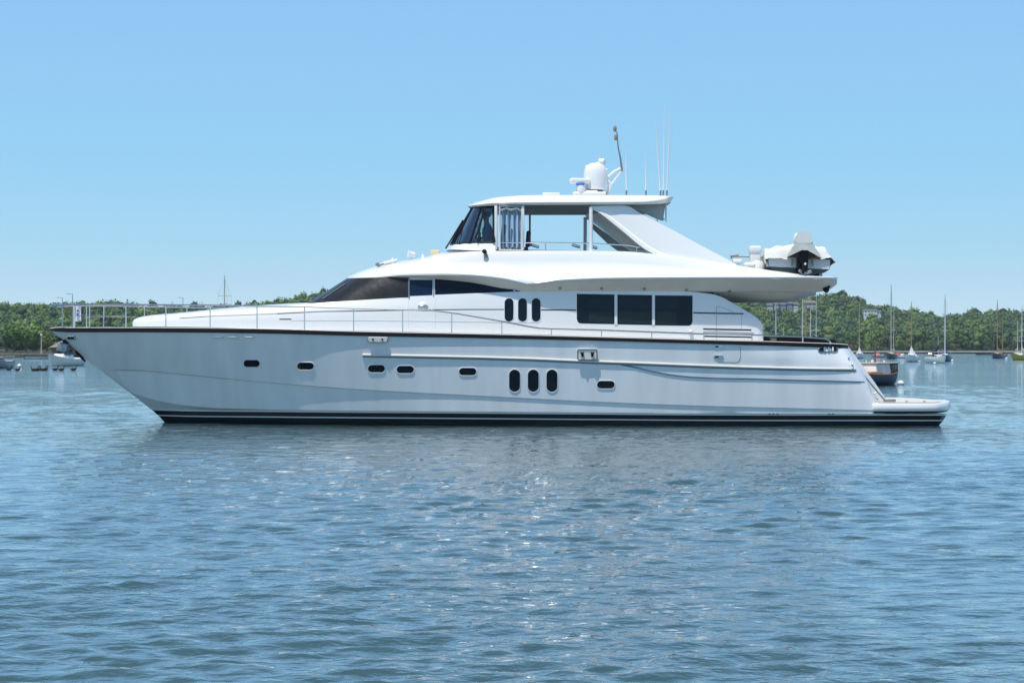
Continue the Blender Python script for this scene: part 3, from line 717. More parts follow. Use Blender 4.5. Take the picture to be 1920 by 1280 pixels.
sailboat(1533, 674, 553, 8.0, 2.6, 240, wh, alum, 'sailboat behind the yacht cockpit with a white crosstree low on its mast', spreaders=(.42,), group=gb, radius=.085)
sailboat(424, 680, 517, 9.0, 2.8, 262, (.30, .32, .30), greysp, 'sailboat hidden by the foredeck, its dark wooden mast rising above the trunk', spreaders=(.75,), radius=.10, group=gb)
sailboat(-4, 690, 598, 6.2, 2.1, 262, (.22, .27, .29), mat('grey green spar', (.14, .20, .20), .6), 'grey sailboat cut by the left edge with a thick furled grey green sail', cover=(.18, .25, .25), spreaders=(), radius=.13, boot=(.05, .09, .12), cabin=(.45, .38, .34), deckc=(.5, .42, .36))

def skiff(px, yw, L, beam, head, hullc, label, inner=(.4, .38, .34), name='dinghy', free=.38, motor=True, group='small boats at anchor', console=None):
    d = F * CH / (yw - HZ); r = empty(name, (W(px, d), d - CD, 0), label, 'dinghy', group, rz=rad(head))
    V, Fc, dV, dF, rg, ns = hull_mesh(L, beam, free, draft=.15, transom=.8)
    mk('hull', V, Fc, mat('skiff hull', hullc, .4), r, world=False); mk('floor', [(v[0] * .92, v[1] * .9, v[2] - .12) for v in dV], dF, mat('skiff inside', inner, .7), r, world=False)
    MB().box((-L * .1, 0, free - .04), (.25, beam * .8, .05)).box((L * .16, 0, free - .02), (.25, beam * .7, .05)).build('thwart', M['teak'], r, world=False)
    if motor:
        mo = MB().box((-L / 2 - .15, 0, free + .3), (.3, .26, .36), bev=.06).build('outboard_motor', M['black'], r, world=False)
        MB().tube([(-L / 2 - .16, 0, free + .15), (-L / 2 - .18, 0, -.3)], .06, 6).build('shaft', M['black'], mo, world=False)
    if console: MB().box((0, 0, free + .35), (L * .22, beam * .5, .6), taper=.8, bev=.08).build('console', mat('skiff console', console, .5), r, world=False)
    return r
skiff(1646, 670.5, 3.4, 1.5, 200, (.72, .30, .28), 'small pink red dinghy left of the ketch', console=(.75, .35, .33))
skiff(1684, 669.5, 4.6, 1.8, 190, (.72, .71, .68), 'white open dinghy with red trim moored right of the ketch', console=(.6, .16, .12))
skiff(1692, 671.5, 3.8, 1.6, 150, (.66, .66, .62), 'white dinghy nearest the peaked boom tent sloop', console=(.66, .66, .62))
skiff(1844, 665, 6.0, 1.9, 178, (.06, .08, .10), 'long low dark rowing boat left of the yellow tan yawl', inner=(.2, .2, .2), motor=False)
skiff(73, 673, 5.4, 1.7, 4, (.50, .53, .56), 'low grey skiff on the water left of the bow anchor')
skiff(14, 671, 3.6, 1.6, 30, (.58, .50, .46), 'beige dinghy tied up beside the grey sailboat at the left edge', group='small boats at anchor')
skiff(57, 667.5, 3.2, 1.5, 80, (.72, .64, .60), 'pinkish white dinghy at the left jetty under the green trees')
skiff(20, 667.5, 3.0, 1.4, 10, (.75, .75, .73), 'white dinghy moored at the left end of the jetty')

def motorboat(px, yw, L, beam, head, label):
    d = F * CH / (yw - HZ); r = empty('motorboat', (W(px, d), d - CD, 0), label, 'motorboat', rz=rad(head))
    V, Fc, dV, dF, rg, ns = hull_mesh(L, beam, .85, draft=.3, transom=.9, sheer=.3, fullness=.7)
    mk('hull', V, Fc, mat('motorboat hull', (.86, .83, .76), .25, coat=.3), r, world=False); mk('deck', dV, dF, M['white2'], r, world=False)
    MB().box((.1, 0, 1.15), (L * .42, beam * .72, .7), taper=.8, bev=.15).build('cabin', M['white2'], r, world=False)
    MB().box((-.2, 0, 1.65), (L * .36, beam * .66, .62), taper=.72, bev=.12).build('windscreen', M['glass'], r, world=False)
    MB().box((-.5, 0, 2.05), (L * .36, beam * .7, .10), bev=.04).build('canopy', mat('navy canopy', (.03, .04, .07), .8), r, world=False)
    rl = MB()
    for s in (-1, 1): rl.tube([(0, s * beam * .47, .9), (L * .1, s * beam * .46, 1.35), (L * .35, s * beam * .28, 1.5), (L * .49, 0, 1.55)], .02, 5)
    rl.build('bow_rail', M['steel'], r, world=False)
    return r
motorboat(120, 686, 6.2, 2.3, 250, 'white motorboat with dark windscreen moored under the yacht bow anchor')

def buoy(px, yw, rr, label, col=(.78, .77, .74)):
    d = F * CH / (yw - HZ); r = empty('mooring_buoy', (W(px, d), d - CD, 0), label, 'buoy', 'white mooring buoys')
    MB().ball((0, 0, rr * .45), rr, 3).build('float', mat('buoy plastic', col, .4), r, world=False)
    MB().tube([(rr * .16 * math.cos(a), 0, rr * 1.5 + rr * .16 * math.sin(a)) for a in np.linspace(0, 5.8, 8)], rr * .05, 5, closed=True).build('ring', M['dsteel'], r, world=False)
    MB().lathe([(rr * .99, rr * .30), (rr * 1.015, rr * .36), (rr * 1.015, rr * .46), (rr * .99, rr * .52)], (0, 0, 0), 24).build('stripe', mat('buoy stripe', (.08, .16, .36), .5), r, world=False)
buoy(36.5, 688.5, .27, 'white mooring buoy left of the row of geese'); buoy(1752.5, 683, .21, 'white mooring buoy under the white bow on sailboat')
buoy(1887, 672.5, .24, 'white mooring buoy right of the yellow tan yawl'); buoy(1785.5, 677.5, .22, 'white mooring buoy at the stern of the blue sloop')
buoy(1689, 722, .2, 'white mooring buoy touching the dark blue launch'); buoy(1724, 679.5, .18, 'pinkish mooring buoy at the end of the peaked tent sloop', (.7, .58, .52))

# the blue launch with canvas cabin
def launch():
    D = F * CH / (721 - HZ); k = D / F
    r = empty('launch', (W(1642, D), D - CD, 0), 'dark blue launch with varnished deck and white cabin canvas behind the yacht stern', 'motor launch', rz=rad(56))
    L, beam = 6.0, 1.9
    V, Fc, dV, dF, rg, ns = hull_mesh(L, beam, .58, draft=.2, transom=.85, sheer=.25, rake=.06)
    mk('hull', V, Fc, mat('dark blue launch paint', (.010, .032, .066), .45, spec=.3), r, world=False)
    mk('deck', dV, dF, mat('varnished orange deck', (.50, .24, .08), .35, var=.12, vscale=3, aniso=(1, 9, 1)), r, world=False)
    MB().tube([(v[0], v[1], v[2] + .03) for v in V[::rg]], .035, 6).tube([(v[0], v[1], v[2] + .03) for v in V[rg - 1::rg]], .035, 6).build('rub_rail', M['teak'], r, world=False)
    cab = mat('varnished dark cabin wood', (.09, .055, .03), .35)
    MB().box((1.15, 0, .86), (.95, 1.34, .56), bev=.03).build('cabin', cab, r, world=False)
    MB().box((1.17, 0, 1.04), (.90, 1.38, .32), bev=.03).build('window', M['glassb'], r, world=False)
    for sx in (.72, 1.17, 1.62): MB().box((sx, 0, .97), (.05, 1.41, .55)).build('window_post', cab, r, world=False)
    MB().box((-.45, 0, .92), (2.2, 1.40, .66), taper=.93, bev=.05).build('canvas_side', M['canvas'], r, world=False)
    MB().box((-1.7, 0, .66), (1.7, 1.62, .26), bev=.03).build('coaming', mat('varnished coaming', (.50, .22, .07), .35, var=.12, vscale=3), r, world=False)
    MB().box((.10, 0, 1.27), (3.3, 1.56, .07), bev=.03).build('roof', mat('cream roof', (.55, .47, .36), .6), r, world=False)
    MB().tube([(-.1, 0, 1.25), (-.1, 0, 1.28 + (678 - 641) * k)], [.05, .03], 7).build('signal_mast', mat('brown mast', (.17, .08, .05), .5), r, world=False)
    MB().ball((.2, .3, 1.36), .09, 2).box((.55, -.3, 1.34), (.12, .1, .14), bev=.02).tube([(-.7, .3, 1.28), (-.7, .3, 1.45)], .03, 6).build('roof_light', M['white2'], r, world=False)
launch()

# geese: one continuous body each
def goose_mesh():
    path = [(-.36, 0, .10), (-.28, 0, .13), (-.14, 0, .13), (.04, 0, .13), (.16, 0, .16), (.21, 0, .24), (.225, 0, .34), (.24, 0, .42), (.275, 0, .455), (.33, 0, .445), (.375, 0, .435)]
    rr = [.015, .06, .125, .135, .10, .055, .038, .034, .045, .032, .010]
    mb = MB().tube(path, rr, 10); return mb
gm_ = mat('dark goose plumage', (.016, .014, .012), .8, var=.4, vscale=14)
g0 = None
GL = [(17, 'lone goose farthest left of the floating row', 1), (33.5, 'goose under the white buoy heading right', 1), (63, 'first goose of the tight cluster', -1), (67.5, 'second goose of the tight cluster', 1), (71.5, 'third goose of the tight cluster', 1),
      (78.5, 'fourth goose of the tight cluster', -1), (82, 'fifth goose of the tight cluster, close behind another', 1), (85.5, 'rightmost goose of the tight cluster', 1), (104, 'left goose of the loose pair below the motorboat', 1), (115.5, 'right goose of the loose pair below the motorboat', 1), (138.5, 'goose farthest right, nearest the yacht bow', 1)]
for px, lb, s in GL:
    yw = 694.5 + random.uniform(-.5, .6); d = F * CH / (yw - HZ)
    if g0 is None: g0 = goose_mesh().build('goose', gm_, None); o = g0
    else: o = g0.copy(); COL.objects.link(o)
    o.location = (W(px, d), d - CD, -.02); o.rotation_euler = (0, 0, 0 if s > 0 else math.pi); o.rotation_euler.z += random.uniform(-.5, .5)
    tag(o, lb, 'goose', 'geese swimming in a row')

# ------------------------------------------------------------ summer haze over the harbour
def haze():
    m = bpy.data.materials.new('haze air'); m.use_nodes = True; t = m.node_tree
    for n in list(t.nodes):
        if n.type == 'BSDF_PRINCIPLED': t.nodes.remove(n)
    v = t.nodes.new('ShaderNodeVolumePrincipled'); v.inputs['Color'].default_value = (.80, .88, .97, 1); v.inputs['Density'].default_value = .00011; v.inputs['Anisotropy'].default_value = .2
    t.links.new(v.outputs[0], t.nodes['Material Output'].inputs['Volume'])
    o = MB().box((0, 600, 40), (9000, 3500, 100)).build('haze', m, None, smooth=False); tag(o, kind='stuff')
HAZE = True

# ============================================================ THE YACHT
Yt = empty('motor_yacht', (0, CL, 0), 'big white three deck motor yacht lying broadside on the water with black waterline', 'yacht')
def C(px, ys, bs): return list(zip(px, ys, bs))
M['blind'] = mat('drawn blind behind glass', (.012, .020, .022), .08, spec=.28)
M['blind2'] = mat('dim interior behind glass', (.005, .011, .019), .08, spec=.28)
# ---- hull, bow to stern, each row one line of the hull: column, row, half breadth
H0 = C([95, 110, 135, 185, 255, 350, 480, 680, 900, 1100, 1300, 1440, 1520, 1574, 1590], [620, 621, 622, 622, 622, 622.5, 624, 629, 633, 637.5, 643, 647, 649.5, 651, 652], [.03, .30, .62, 1.02, 1.44, 1.92, 2.43, 2.84, 2.97, 3.0, 3.0, 2.96, 2.85, 2.62, 2.2])
Hs = C([125, 136, 160, 208, 273, 364, 489, 685, 902, 1101, 1301, 1445, 1532, 1588, 1601], [643, 643.5, 644, 644.5, 645, 645.5, 646, 648, 652, 657, 663, 668, 670, 671, 672], [.02, .24, .51, .90, 1.32, 1.80, 2.34, 2.77, 2.92, 2.96, 2.975, 2.96, 2.89, 2.72, 2.3])
H1 = C([155, 166, 188, 232, 292, 378, 498, 690, 905, 1102, 1302, 1450, 1545, 1602, 1616], [668, 668, 667, 667, 667, 666, 665, 666, 669.5, 677, 684, 689, 691, 692, 693], [.02, .2, .42, .8, 1.22, 1.70, 2.24, 2.70, 2.86, 2.91, 2.93, 2.93, 2.91, 2.79, 2.4])
H2 = C([190, 198, 218, 258, 315, 398, 512, 700, 910, 1105, 1305, 1462, 1575, 1645, 1652], [695, 692, 692, 693, 698, 706, 717, 731, 742, 752, 760, 764, 767, 769, 769], [.02, .14, .32, .64, 1.02, 1.48, 2.02, 2.55, 2.75, 2.82, 2.84, 2.84, 2.84, 2.78, 2.4])
def fair(rows, last=10):
    for i in range(1, last + 1):
        a, c = H0[i], H2[i]
        for r in rows:
            f = (r[i][1] - a[1]) / (c[1] - a[1]); r[i] = (r[i][0], r[i][1], a[2] + (c[2] - a[2]) * f + .03 * f * (1 - f))
fair([Hs, H1])
H2b = C([191, 200, 221, 261, 318, 400, 514, 701, 911, 1106, 1306, 1463, 1576, 1646, 1653], [696, 695, 695, 696, 700.5, 708.5, 719, 733, 744, 753.6, 761.4, 765.4, 768.4, 770.4, 770.4], [.01, .10, .27, .58, .96, 1.42, 1.97, 2.51, 2.72, 2.79, 2.81, 2.81, 2.82, 2.76, 2.4])
H3 = C([240, 247, 262, 295, 345, 420, 525, 708, 912, 1106, 1306, 1470, 1590, 1660, 1668], [735, 738, 743, 752, 761, 767, 769.2, 771.4, 772.9, 774.4, 775.8, 776.3, 776.6, 777, 777], [.02, .10, .22, .44, .74, 1.18, 1.78, 2.40, 2.67, 2.76, 2.79, 2.80, 2.81, 2.74, 2.4])
H3b = C([243, 250, 265, 298, 347, 421, 526, 708.5, 912, 1106, 1306, 1470, 1590, 1660, 1668], [737, 741, 747, 756, 764.5, 769, 770, 772, 773.4, 774.8, 776.2, 776.7, 777, 777.4, 777.4], [.01, .05, .15, .36, .66, 1.10, 1.72, 2.36, 2.64, 2.74, 2.79, 2.79, 2.79, 2.71, 2.4])
H4 = C([281, 286, 296, 317, 357, 428, 528, 709, 912, 1106, 1306, 1490, 1640, 1762, 1775], [767, 768, 768.5, 769, 770, 770.7, 771.5, 773, 774.5, 776, 777.5, 778, 778, 778, 778], [.02, .07, .14, .33, .62, 1.04, 1.67, 2.32, 2.61, 2.72, 2.75, 2.77, 2.77, 2.66, 2.3])
H3 = [(p[0], p[1] - 1.6, p[2]) for p in H3]; H3b = [(p[0], p[1] - 1.6, p[2]) for p in H3b]; H4 = [(p[0], p[1] - 1.6, p[2]) for p in H4]
def drop(c, dy, db, dx0, dx1):
    n = len(c); return [(p[0] + dx0 * max(0, 1 - i / 4.0) + (dx1 * max(0, (i - n + 3) / 2.0)), p[1] + dy, max(.01, p[2] + db)) for i, p in enumerate(c)]
H5 = drop(H4, 2.2, -.005, 3.5, -1); H6 = drop(H4, 10.6, -.02, 12.5, -6); H7 = drop(H4, 12.6, -.03, 15.5, -7)
H8 = drop(H4, 23.6, -.06, 28, -17); H9 = drop(H4, 40, -.35, 55, -60); H10 = [(p[0] + 5, p[1] + 30, .01) for p in H9]
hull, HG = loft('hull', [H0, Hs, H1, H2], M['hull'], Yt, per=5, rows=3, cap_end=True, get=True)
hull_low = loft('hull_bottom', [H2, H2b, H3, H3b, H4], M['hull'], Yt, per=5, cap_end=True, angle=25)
loft('boot_stripe', [H4, H5], M['white'], Yt, per=5, cap_end=True)
loft('boot_band', [H5, H6], M['boot'], Yt, per=5, cap_end=True)
loft('boot_stripe', [H6, H7], M['white'], Yt, per=5, cap_end=True)
loft('underbody', [H7, H8, H9, H10], M['anti'], Yt, per=5, cap_end=True)
# closing plate where the hull steps down to the platform
hb = bvh_of(hull, hull_low)
# ---- black rub rail and its cap
def off(c, dy, db): return [(p[0], p[1] + dy, max(.01, p[2] + db)) for p in c]
R0 = [(92, 619, .01)] + H0[1:]
rail_t = [7.5, 7.5, 8, 8, 8, 8, 8, 7.5, 7, 6.5, 6.5, 7, 7, 6.5, 6]
Ra = off(R0, 1, -.02); Rb = [(92 if i == 0 else p[0], p[1] + .5, p[2] + (.045 if i else .02)) for i, p in enumerate(R0)]
Rc = [(p[0], p[1] - rail_t[i], p[2]) for i, p in enumerate(Rb)]; Rd = [(p[0], p[1] - 1.0, max(.01, p[2] - .05)) for p in Rc]
Rc[0] = (93, 616, .02); Rd[0] = (94, 615, .01)
loft('rub_rail', [Ra, Rb, Rc], M['black'], Yt, per=5, angle=50)
Re = [(p[0], p[1], max(.01, p[2] - .16)) for p in Rd]; Rf = [(p[0], p[1], .005) for p in Rd]
loft('toe_rail', [Rc, Rd, Re], mat('pale toe rail', (.62, .56, .52), .4), Yt, per=5)
loft('deck', [Re, Rf], M['nonskid'], Yt, per=3)
# ---- rub strake (near and far side) and blue grey strips painted in for shade
def strip_tube(name, pts, r, mt, parent=Yt, both=True, offn=.0, bvh=hb, n=8, sq=None):
    P3 = []
    for i in range(len(pts) - 1):
        for k in range(8):
            t = k / 8; x = pts[i][0] + (pts[i + 1][0] - pts[i][0]) * t; y = pts[i][1] + (pts[i + 1][1] - pts[i][1]) * t
            h, nn = on(bvh, x, y); P3.append(h + nn * offn)
    h, nn = on(bvh, *pts[-1]); P3.append(h + nn * offn)
    m = MB().tube(P3, r, n)
    return m.build(name, mt, parent)
rs = [(680, 665), (760, 666.5), (900, 669.5), (1000, 672.5), (1100, 677), (1200, 680.5), (1300, 684.5), (1400, 688), (1500, 690.5), (1604, 692)]
strip_tube('rub_strake', rs, .034, M['cream'], offn=.012)
strip_tube('shade_line', [(p[0], p[1] + 3.6) for p in rs], .016, M['bluegrey'], offn=.004)  # dark strip painted in as the shadow below the strake
strip_tube('shade_line', [(1165, 683.5), (1190, 688), (1220, 695), (1255, 702), (1290, 706), (1340, 708.5), (1400, 709.5), (1480, 712), (1560, 714), (1620, 716)], .022, M['bluegrey'], offn=.002)  # dark strip painted in as the shade of the hull knuckle
# ---- ports
def port(cx, cy, w_, h_):
    X, f, g = stadium(cx, cy, w_, h_)
    gl = patch('porthole', hb, X, f, g, M['glass'], Yt, off=.010, depth=.02, rows=5)
    o = outline_pts(hb, X, f, g, .010)
    fr = MB().tube(o, .009, 6, closed=True).build('rim', M['white2'], gl)
for c in ((472, 681, 31, 14), (573, 686, 32, 14.5), (706, 691, 33, 15), (760, 692.5, 33, 15), (877, 696.5, 33.5, 15), (1136, 721, 34, 15.5)): port(*c)
for x in (965, 1000, 1035): port(x, 713.5, 21.5, 43)
for x in (409, 437, 467):
    MB().tube([on(hb, x + dx, 631.5)[0] + Vector((0, -.02, 0)) for dx in (-10, -6, 0, 6, 10)], [.018, .034, .036, .034, .018], 8).build('scupper_glint', M['white'], Yt)  # white bars on the scuppers, their colour stands for sun glints
def cleat_box(cx, cy, w_, h_):
    def rr(x, s):
        dx = max(0, abs(x - cx) - (w_ / 2 - 3)); return s * (h_ / 2 - 3 + math.sqrt(max(0, 9 - dx * dx)))
    X = [cx - w_ / 2, cx - w_ / 2 + .5, cx - w_ / 2 + 1.5, cx - w_ / 2 + 3, cx, cx + w_ / 2 - 3, cx + w_ / 2 - 1.5, cx + w_ / 2 - .5, cx + w_ / 2]
    f = lambda x: cy + rr(x, -1); g = lambda x: cy + rr(x, 1)
    pl = patch('cleat_recess', hb, X, f, g, mat('cleat plate', (.84, .82, .76), .3), Yt, off=.085, depth=.02, rows=4)
    MB().tube(outline_pts(hb, X, f, g, .086), .017, 6, closed=True).build('frame', M['dsteel'], pl)
    for s in (-1, 1):
        h, n = on(hb, cx + s * w_ * .24, cy + 4); h2, _ = on(hb, cx + s * w_ * .36, cy - 3); h3, _ = on(hb, cx + s * w_ * .18, cy - 3)
        q = n * .12
        MB().tube([h + q, (h2 + h3) / 2 + q], [.024, .045], 8).tube([h2 + q, h3 + q], [.02, .028], 8).build('cleat', M['black'], pl)
cleat_box(709, 631.5, 36, 17); cleat_box(1101, 664, 36, 19)
# boarding gate seam and its latches
def seam(pts, r=.006, mt=None, bvh=hb, name='seam', parent=Yt): return strip_tube(name, pts, r, mt or M['dsteel'], parent, bvh=bvh, n=5, offn=.001)
seam([(1388.5, 650), (1388.5, 670), (1385, 678), (1378, 679.5), (1345, 678.5)], .008)
for y in (649.5, 669):
    X, f, g = stadium(1347, y, 19, 6.5); lp = patch('latch', hb, X, f, g, M['steel'], Yt, off=.02)
    X, f, g = stadium(1344, y, 7, 3); patch('latch_slot', hb, X, f, g, M['black'], lp, off=.026)
# quarter fairlead: an opening with two rollers
X, f, g = stadium(1552, 655.5, 36, 9.5); fl = patch('quarter_fairlead', hb, X, f, g, M['black'], Yt, off=.006)
MB().tube(outline_pts(hb, X, f, g, .012), .02, 6, closed=True).build('rim', M['steel'], fl)
for x in (1545, 1553, 1561):
    h, n = on(hb, x, 652); h2, _ = on(hb, x, 659.5); MB().tube([h + n * .03, h2 + n * .03], .03, 8).build('roller', M['steel'], fl)
for dx in (-22, -10, 0): 
    h, n = on(hb, 1620 + dx, 703 + dx * .0); 
# small stern fittings down the quarter edge
for (x, y) in ((1590, 672), (1597, 684), (1603, 691)):
    h, n = on(hb, min(x, 1598), y); MB().ball(h + n * .02, .035, 2).build('fitting', M['steel'], Yt)
# exhaust and intake openings in the black band
bb = bvh_of(*[o for o in Yt.children if o.name.startswith('boot_band')])
for x in (1443, 1450, 1458, 1555, 1562):
    X, f, g = stadium(x, 776.5, 4, 5); patch('outlet', hb, X, f, g, M['dsteel'], Yt, off=.02)
# bow: fairlead, anchor pocket, anchor and chafe plate
X, f, g = stadium(134, 633, 15, 6.5); bf = patch('bow_fairlead', hb, X, f, g, M['black'], Yt, off=.006)
MB().tube(outline_pts(hb, X, f, g, .01), .022, 6, closed=True).build('rim', M['steel'], bf)
st = [B(113, 633, 0), B(124, 634.5, 0), B(132, 641, 0), B(142, 651, 0), B(150, 660, 0), B(163, 675.5, 0)]
off_ = Vector((-.05, 0, -.03))
MB().tube([p + off_ for p in st[:1] + st[1:]], [.03, .05, .055, .055, .06, .03], 8).build('stem_guard', M['black'], Yt)
MB().tube([B(136, 647, 0) + off_ * .7, B(145, 656, 0) + off_ * .7], .07, 8).build('chafe_plate', M['brass'], Yt)
an = MB()
c0 = B(122, 650, 0)
an.box(c0 + Vector((.03, 0, .0)), (.16, .20, .34), ry=.5, bev=.05)
an.box(c0 + Vector((-.05, -.14, -.02)), (.30, .05, .26), ry=.2, bev=.02); an.box(c0 + Vector((-.05, .14, -.02)), (.30, .05, .26), ry=.2, bev=.02)
an.build('anchor', mat('worn galvanised steel', (.30, .33, .34), .35, metal=.7, var=.4, vscale=14), Yt)
MB().tube([B(124, 638, 0), c0 + Vector((0, 0, -.05))], .035, 8).build('anchor_shank', M['dsteel'], Yt)
MB().lathe([(.02, -.16), (.09, -.16), (.06, -.05), (.06, .05), (.09, .16), (.02, .16)], B(126, 641, 0), 14, axis=(0, 1, 0)).build('bow_roller', M['black'], Yt)
MB().tube([B(112, 644, 0), B(116, 655, 0), B(124, 663, 0), B(133, 665, 0)], [.02, .05, .05, .02], 8).build('fluke', M['dsteel'], Yt)

# ---- swim platform
def plat():
    xs = [1632, 1640, 1650, 1680, 1720, 1755, 1770, 1777, 1779]
    bt = [2.75, 2.86, 2.9, 2.9, 2.88, 2.78, 2.5, 1.9, .01]
    yt = [764, 759, 757, 756, 755.5, 756, 757, 757.5, 757.5]
    top = C(xs, yt, [max(.01, b - .10) for b in bt]); inn = C(xs, [y - .6 for y in yt], [max(.005, b - .22) for b in bt]); cen = [(x, y, .002) for x, y in zip(xs, [y - .6 for y in yt])]
    # keep the top level: rows further in are the same height, so place them in metres
    def lvl(c, b2, z=None):
        out = []
        for (x, y, b) in c:
            p = B(x, y, b); out.append((p, b2))
        return out
    G = []
    base = [B(x, y, b) for x, y, b in C(xs, yt, bt)]
    prof = [(-.16, .655), (-.03, .648), (.0, .61), (.010, .53), (.006, .46), (-.02, .43)]
    zt = base[4].z
    for dy, z in prof:
        row = []
        for i, p in enumerate(base):
            b = bt[i]; bb_ = max(.004, b + dy - (0 if i < 7 else 0)); zz = z - .02 if i > 0 else z * .8 + .02
            x = p.x + (dy * .9 if i >= 6 else 0) + (.05 if i == 8 else 0)
            row.append(Vector((x, CL - bb_, zz)))
        G.append(row)
    cen = [Vector((G[0][i].x, CL, G[0][i].z + .01)) for i in range(len(base))]
    bot = [Vector((G[-1][i].x, CL, G[-1][i].z)) for i in range(len(base))]
    G = [cen] + G + [bot]
    A = refine(G, 4); V, Fc = gridmesh(A); n = len(V)
    V += [(v[0], 2 * CL - v[1], v[2]) for v in V]; Fc += [tuple(i + n for i in f[::-1]) for f in Fc]
    mk('swim_platform', V, Fc, M['gel'], Yt, angle=40, merge=.002)
    G2 = [[Vector((p.x - (.03 if i > 5 else 0), min(CL, p.y + .05), z)) for i, p in enumerate(G[-2])] for z in (.43, .36)] 
    G2.append([Vector((p.x, CL, .36)) for p in G2[-1]]); A = refine(G2, 4); V, Fc = gridmesh(A); n = len(V)
    V += [(v[0], 2 * CL - v[1], v[2]) for v in V]; Fc += [tuple(i + n for i in f[::-1]) for f in Fc]
    mk('platform_fender', V, Fc, M['black'], Yt, merge=.002)
    A2 = refine([[Vector((p.x, p.y + .03, p.z + .012)) for p in G[1][1:8]], [Vector((p.x, CL, p.z + .024)) for p in G[1][1:8]]], 3); V, Fc = gridmesh(A2); n = len(V)
    V += [(v[0], 2 * CL - v[1], v[2]) for v in V]; Fc += [tuple(i + n for i in f[::-1]) for f in Fc]
    pd = mk('platform_decking', V, Fc, M['nonskid'], Yt, merge=.002)
    for x in (1700, 1733): MB().lathe([(.04, 0), (.04, .02), (.01, .025)], P(x, 753, .6), 10).build('deck_socket', M['dsteel'], pd)
    MB().box(P(1668, 751.5, .75) + Vector((0, 0, .02)), (.30, .30, .06), bev=.02).build('boarding_step', M['dsteel'], Yt)
plat()
# handrail down the transom stairs
h = [P(1608, 688, .75), P(1622, 706, .75), P(1640, 728, .75), P(1658, 749, .75)]
MB().tube(h, .022, 8).build('stair_rail', M['dsteel'], Yt)
for i, t in enumerate((.25, .5, .75)):
    p = P(1608 + 50 * t, 688 + 61 * t, .75); q = P(1601 + 50 * t, 692 + 61 * t, .75); MB().tube([p, q], .018, 6).build('rail_bracket', M['dsteel'], Yt)
# stair side moulding that follows the slope of the transom
sp = [(1564, 648), (1590, 648.5), (1612, 678), (1636, 711), (1662, 749), (1648, 750), (1622, 716), (1600, 686), (1580, 660)]
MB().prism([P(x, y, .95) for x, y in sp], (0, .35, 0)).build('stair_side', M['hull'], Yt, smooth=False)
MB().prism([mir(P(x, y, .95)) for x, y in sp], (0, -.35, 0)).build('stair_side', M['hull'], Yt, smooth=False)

# ---- deck house: trunk and side walls
px = [249, 256, 275, 330, 400, 480, 575, 660, 765, 900, 1000, 1100, 1250, 1340, 1385, 1420, 1431]
W0 = C(px, [612, 612, 612, 612.5, 613.5, 616, 618, 620, 622, 625, 627, 630, 634, 637, 639, 640, 640], [.45, .75, 1.05, 1.4, 1.72, 2.0, 2.2, 2.32, 2.4, 2.45, 2.48, 2.5, 2.5, 2.5, 2.5, 2.48, 2.40])
W1 = C([248.5, 256, 275, 330, 400, 480, 575, 660, 765, 900, 1000, 1100, 1250, 1340, 1385, 1420, 1431], [606, 602, 600, 596, 592.5, 589.5, 586, 583.5, 581.5, 580.5, 580.5, 581.5, 584.5, 587.5, 589, 607, 614], [.42, .72, 1.02, 1.36, 1.68, 1.96, 2.16, 2.28, 2.36, 2.42, 2.46, 2.48, 2.48, 2.48, 2.48, 2.46, 2.38])
W2 = C([251, 258, 276, 330, 400, 480, 575, 660, 765, 900, 1000, 1100, 1250, 1340, 1385, 1420, 1431], [599, 596.5, 593.5, 589.5, 584, 578.5, 569.5, 563.5, 557.5, 551.8, 549.5, 549.5, 552, 558, 575.5, 597, 609], [.38, .62, .90, 1.22, 1.52, 1.78, 2.0, 2.14, 2.26, 2.36, 2.40, 2.44, 2.45, 2.45, 2.45, 2.44, 2.36])
house_side = loft('deckhouse', [W0, W1, W2], M['gel'], Yt, per=5, cap_end=True, rows=2, angle=50)
W3 = C([256, 262, 280, 332, 402, 482, 576, 660], [597, 594.5, 591.8, 587.5, 581, 575, 569, 566], [.30, .5, .72, 1.0, 1.25, 1.45, 1.6, 1.7])
W4 = C([258, 264, 282, 334, 404, 484, 577, 661], [597, 594.5, 591, 586.5, 579.5, 572.5, 567.5, 566], [.005] * 8)
loft('foredeck_trunk', [W2[:8], W3, W4], M['gel'], Yt, per=5)
U2_ = C([765, 815, 900, 975, 1000, 1100, 1250, 1340, 1385, 1420], [557.5, 555.2, 551.8, 549.8, 549.5, 549.5, 552, 558, 575.5, 597], [2.26, 2.30, 2.36, 2.39, 2.40, 2.44, 2.45, 2.45, 2.45, 2.44])
U3_ = C([765, 815, 900, 975, 1000, 1100, 1250, 1338, 1384, 1419], [519, 519, 522, 536, 539, 541, 544, 552, 574, 596], [2.10, 2.14, 2.22, 2.33, 2.36, 2.42, 2.44, 2.44, 2.44, 2.43])
wall_up = loft('saloon_wall', [U2_, U3_], M['gel'], Yt, per=6)
wb = bvh_of(house_side, wall_up)
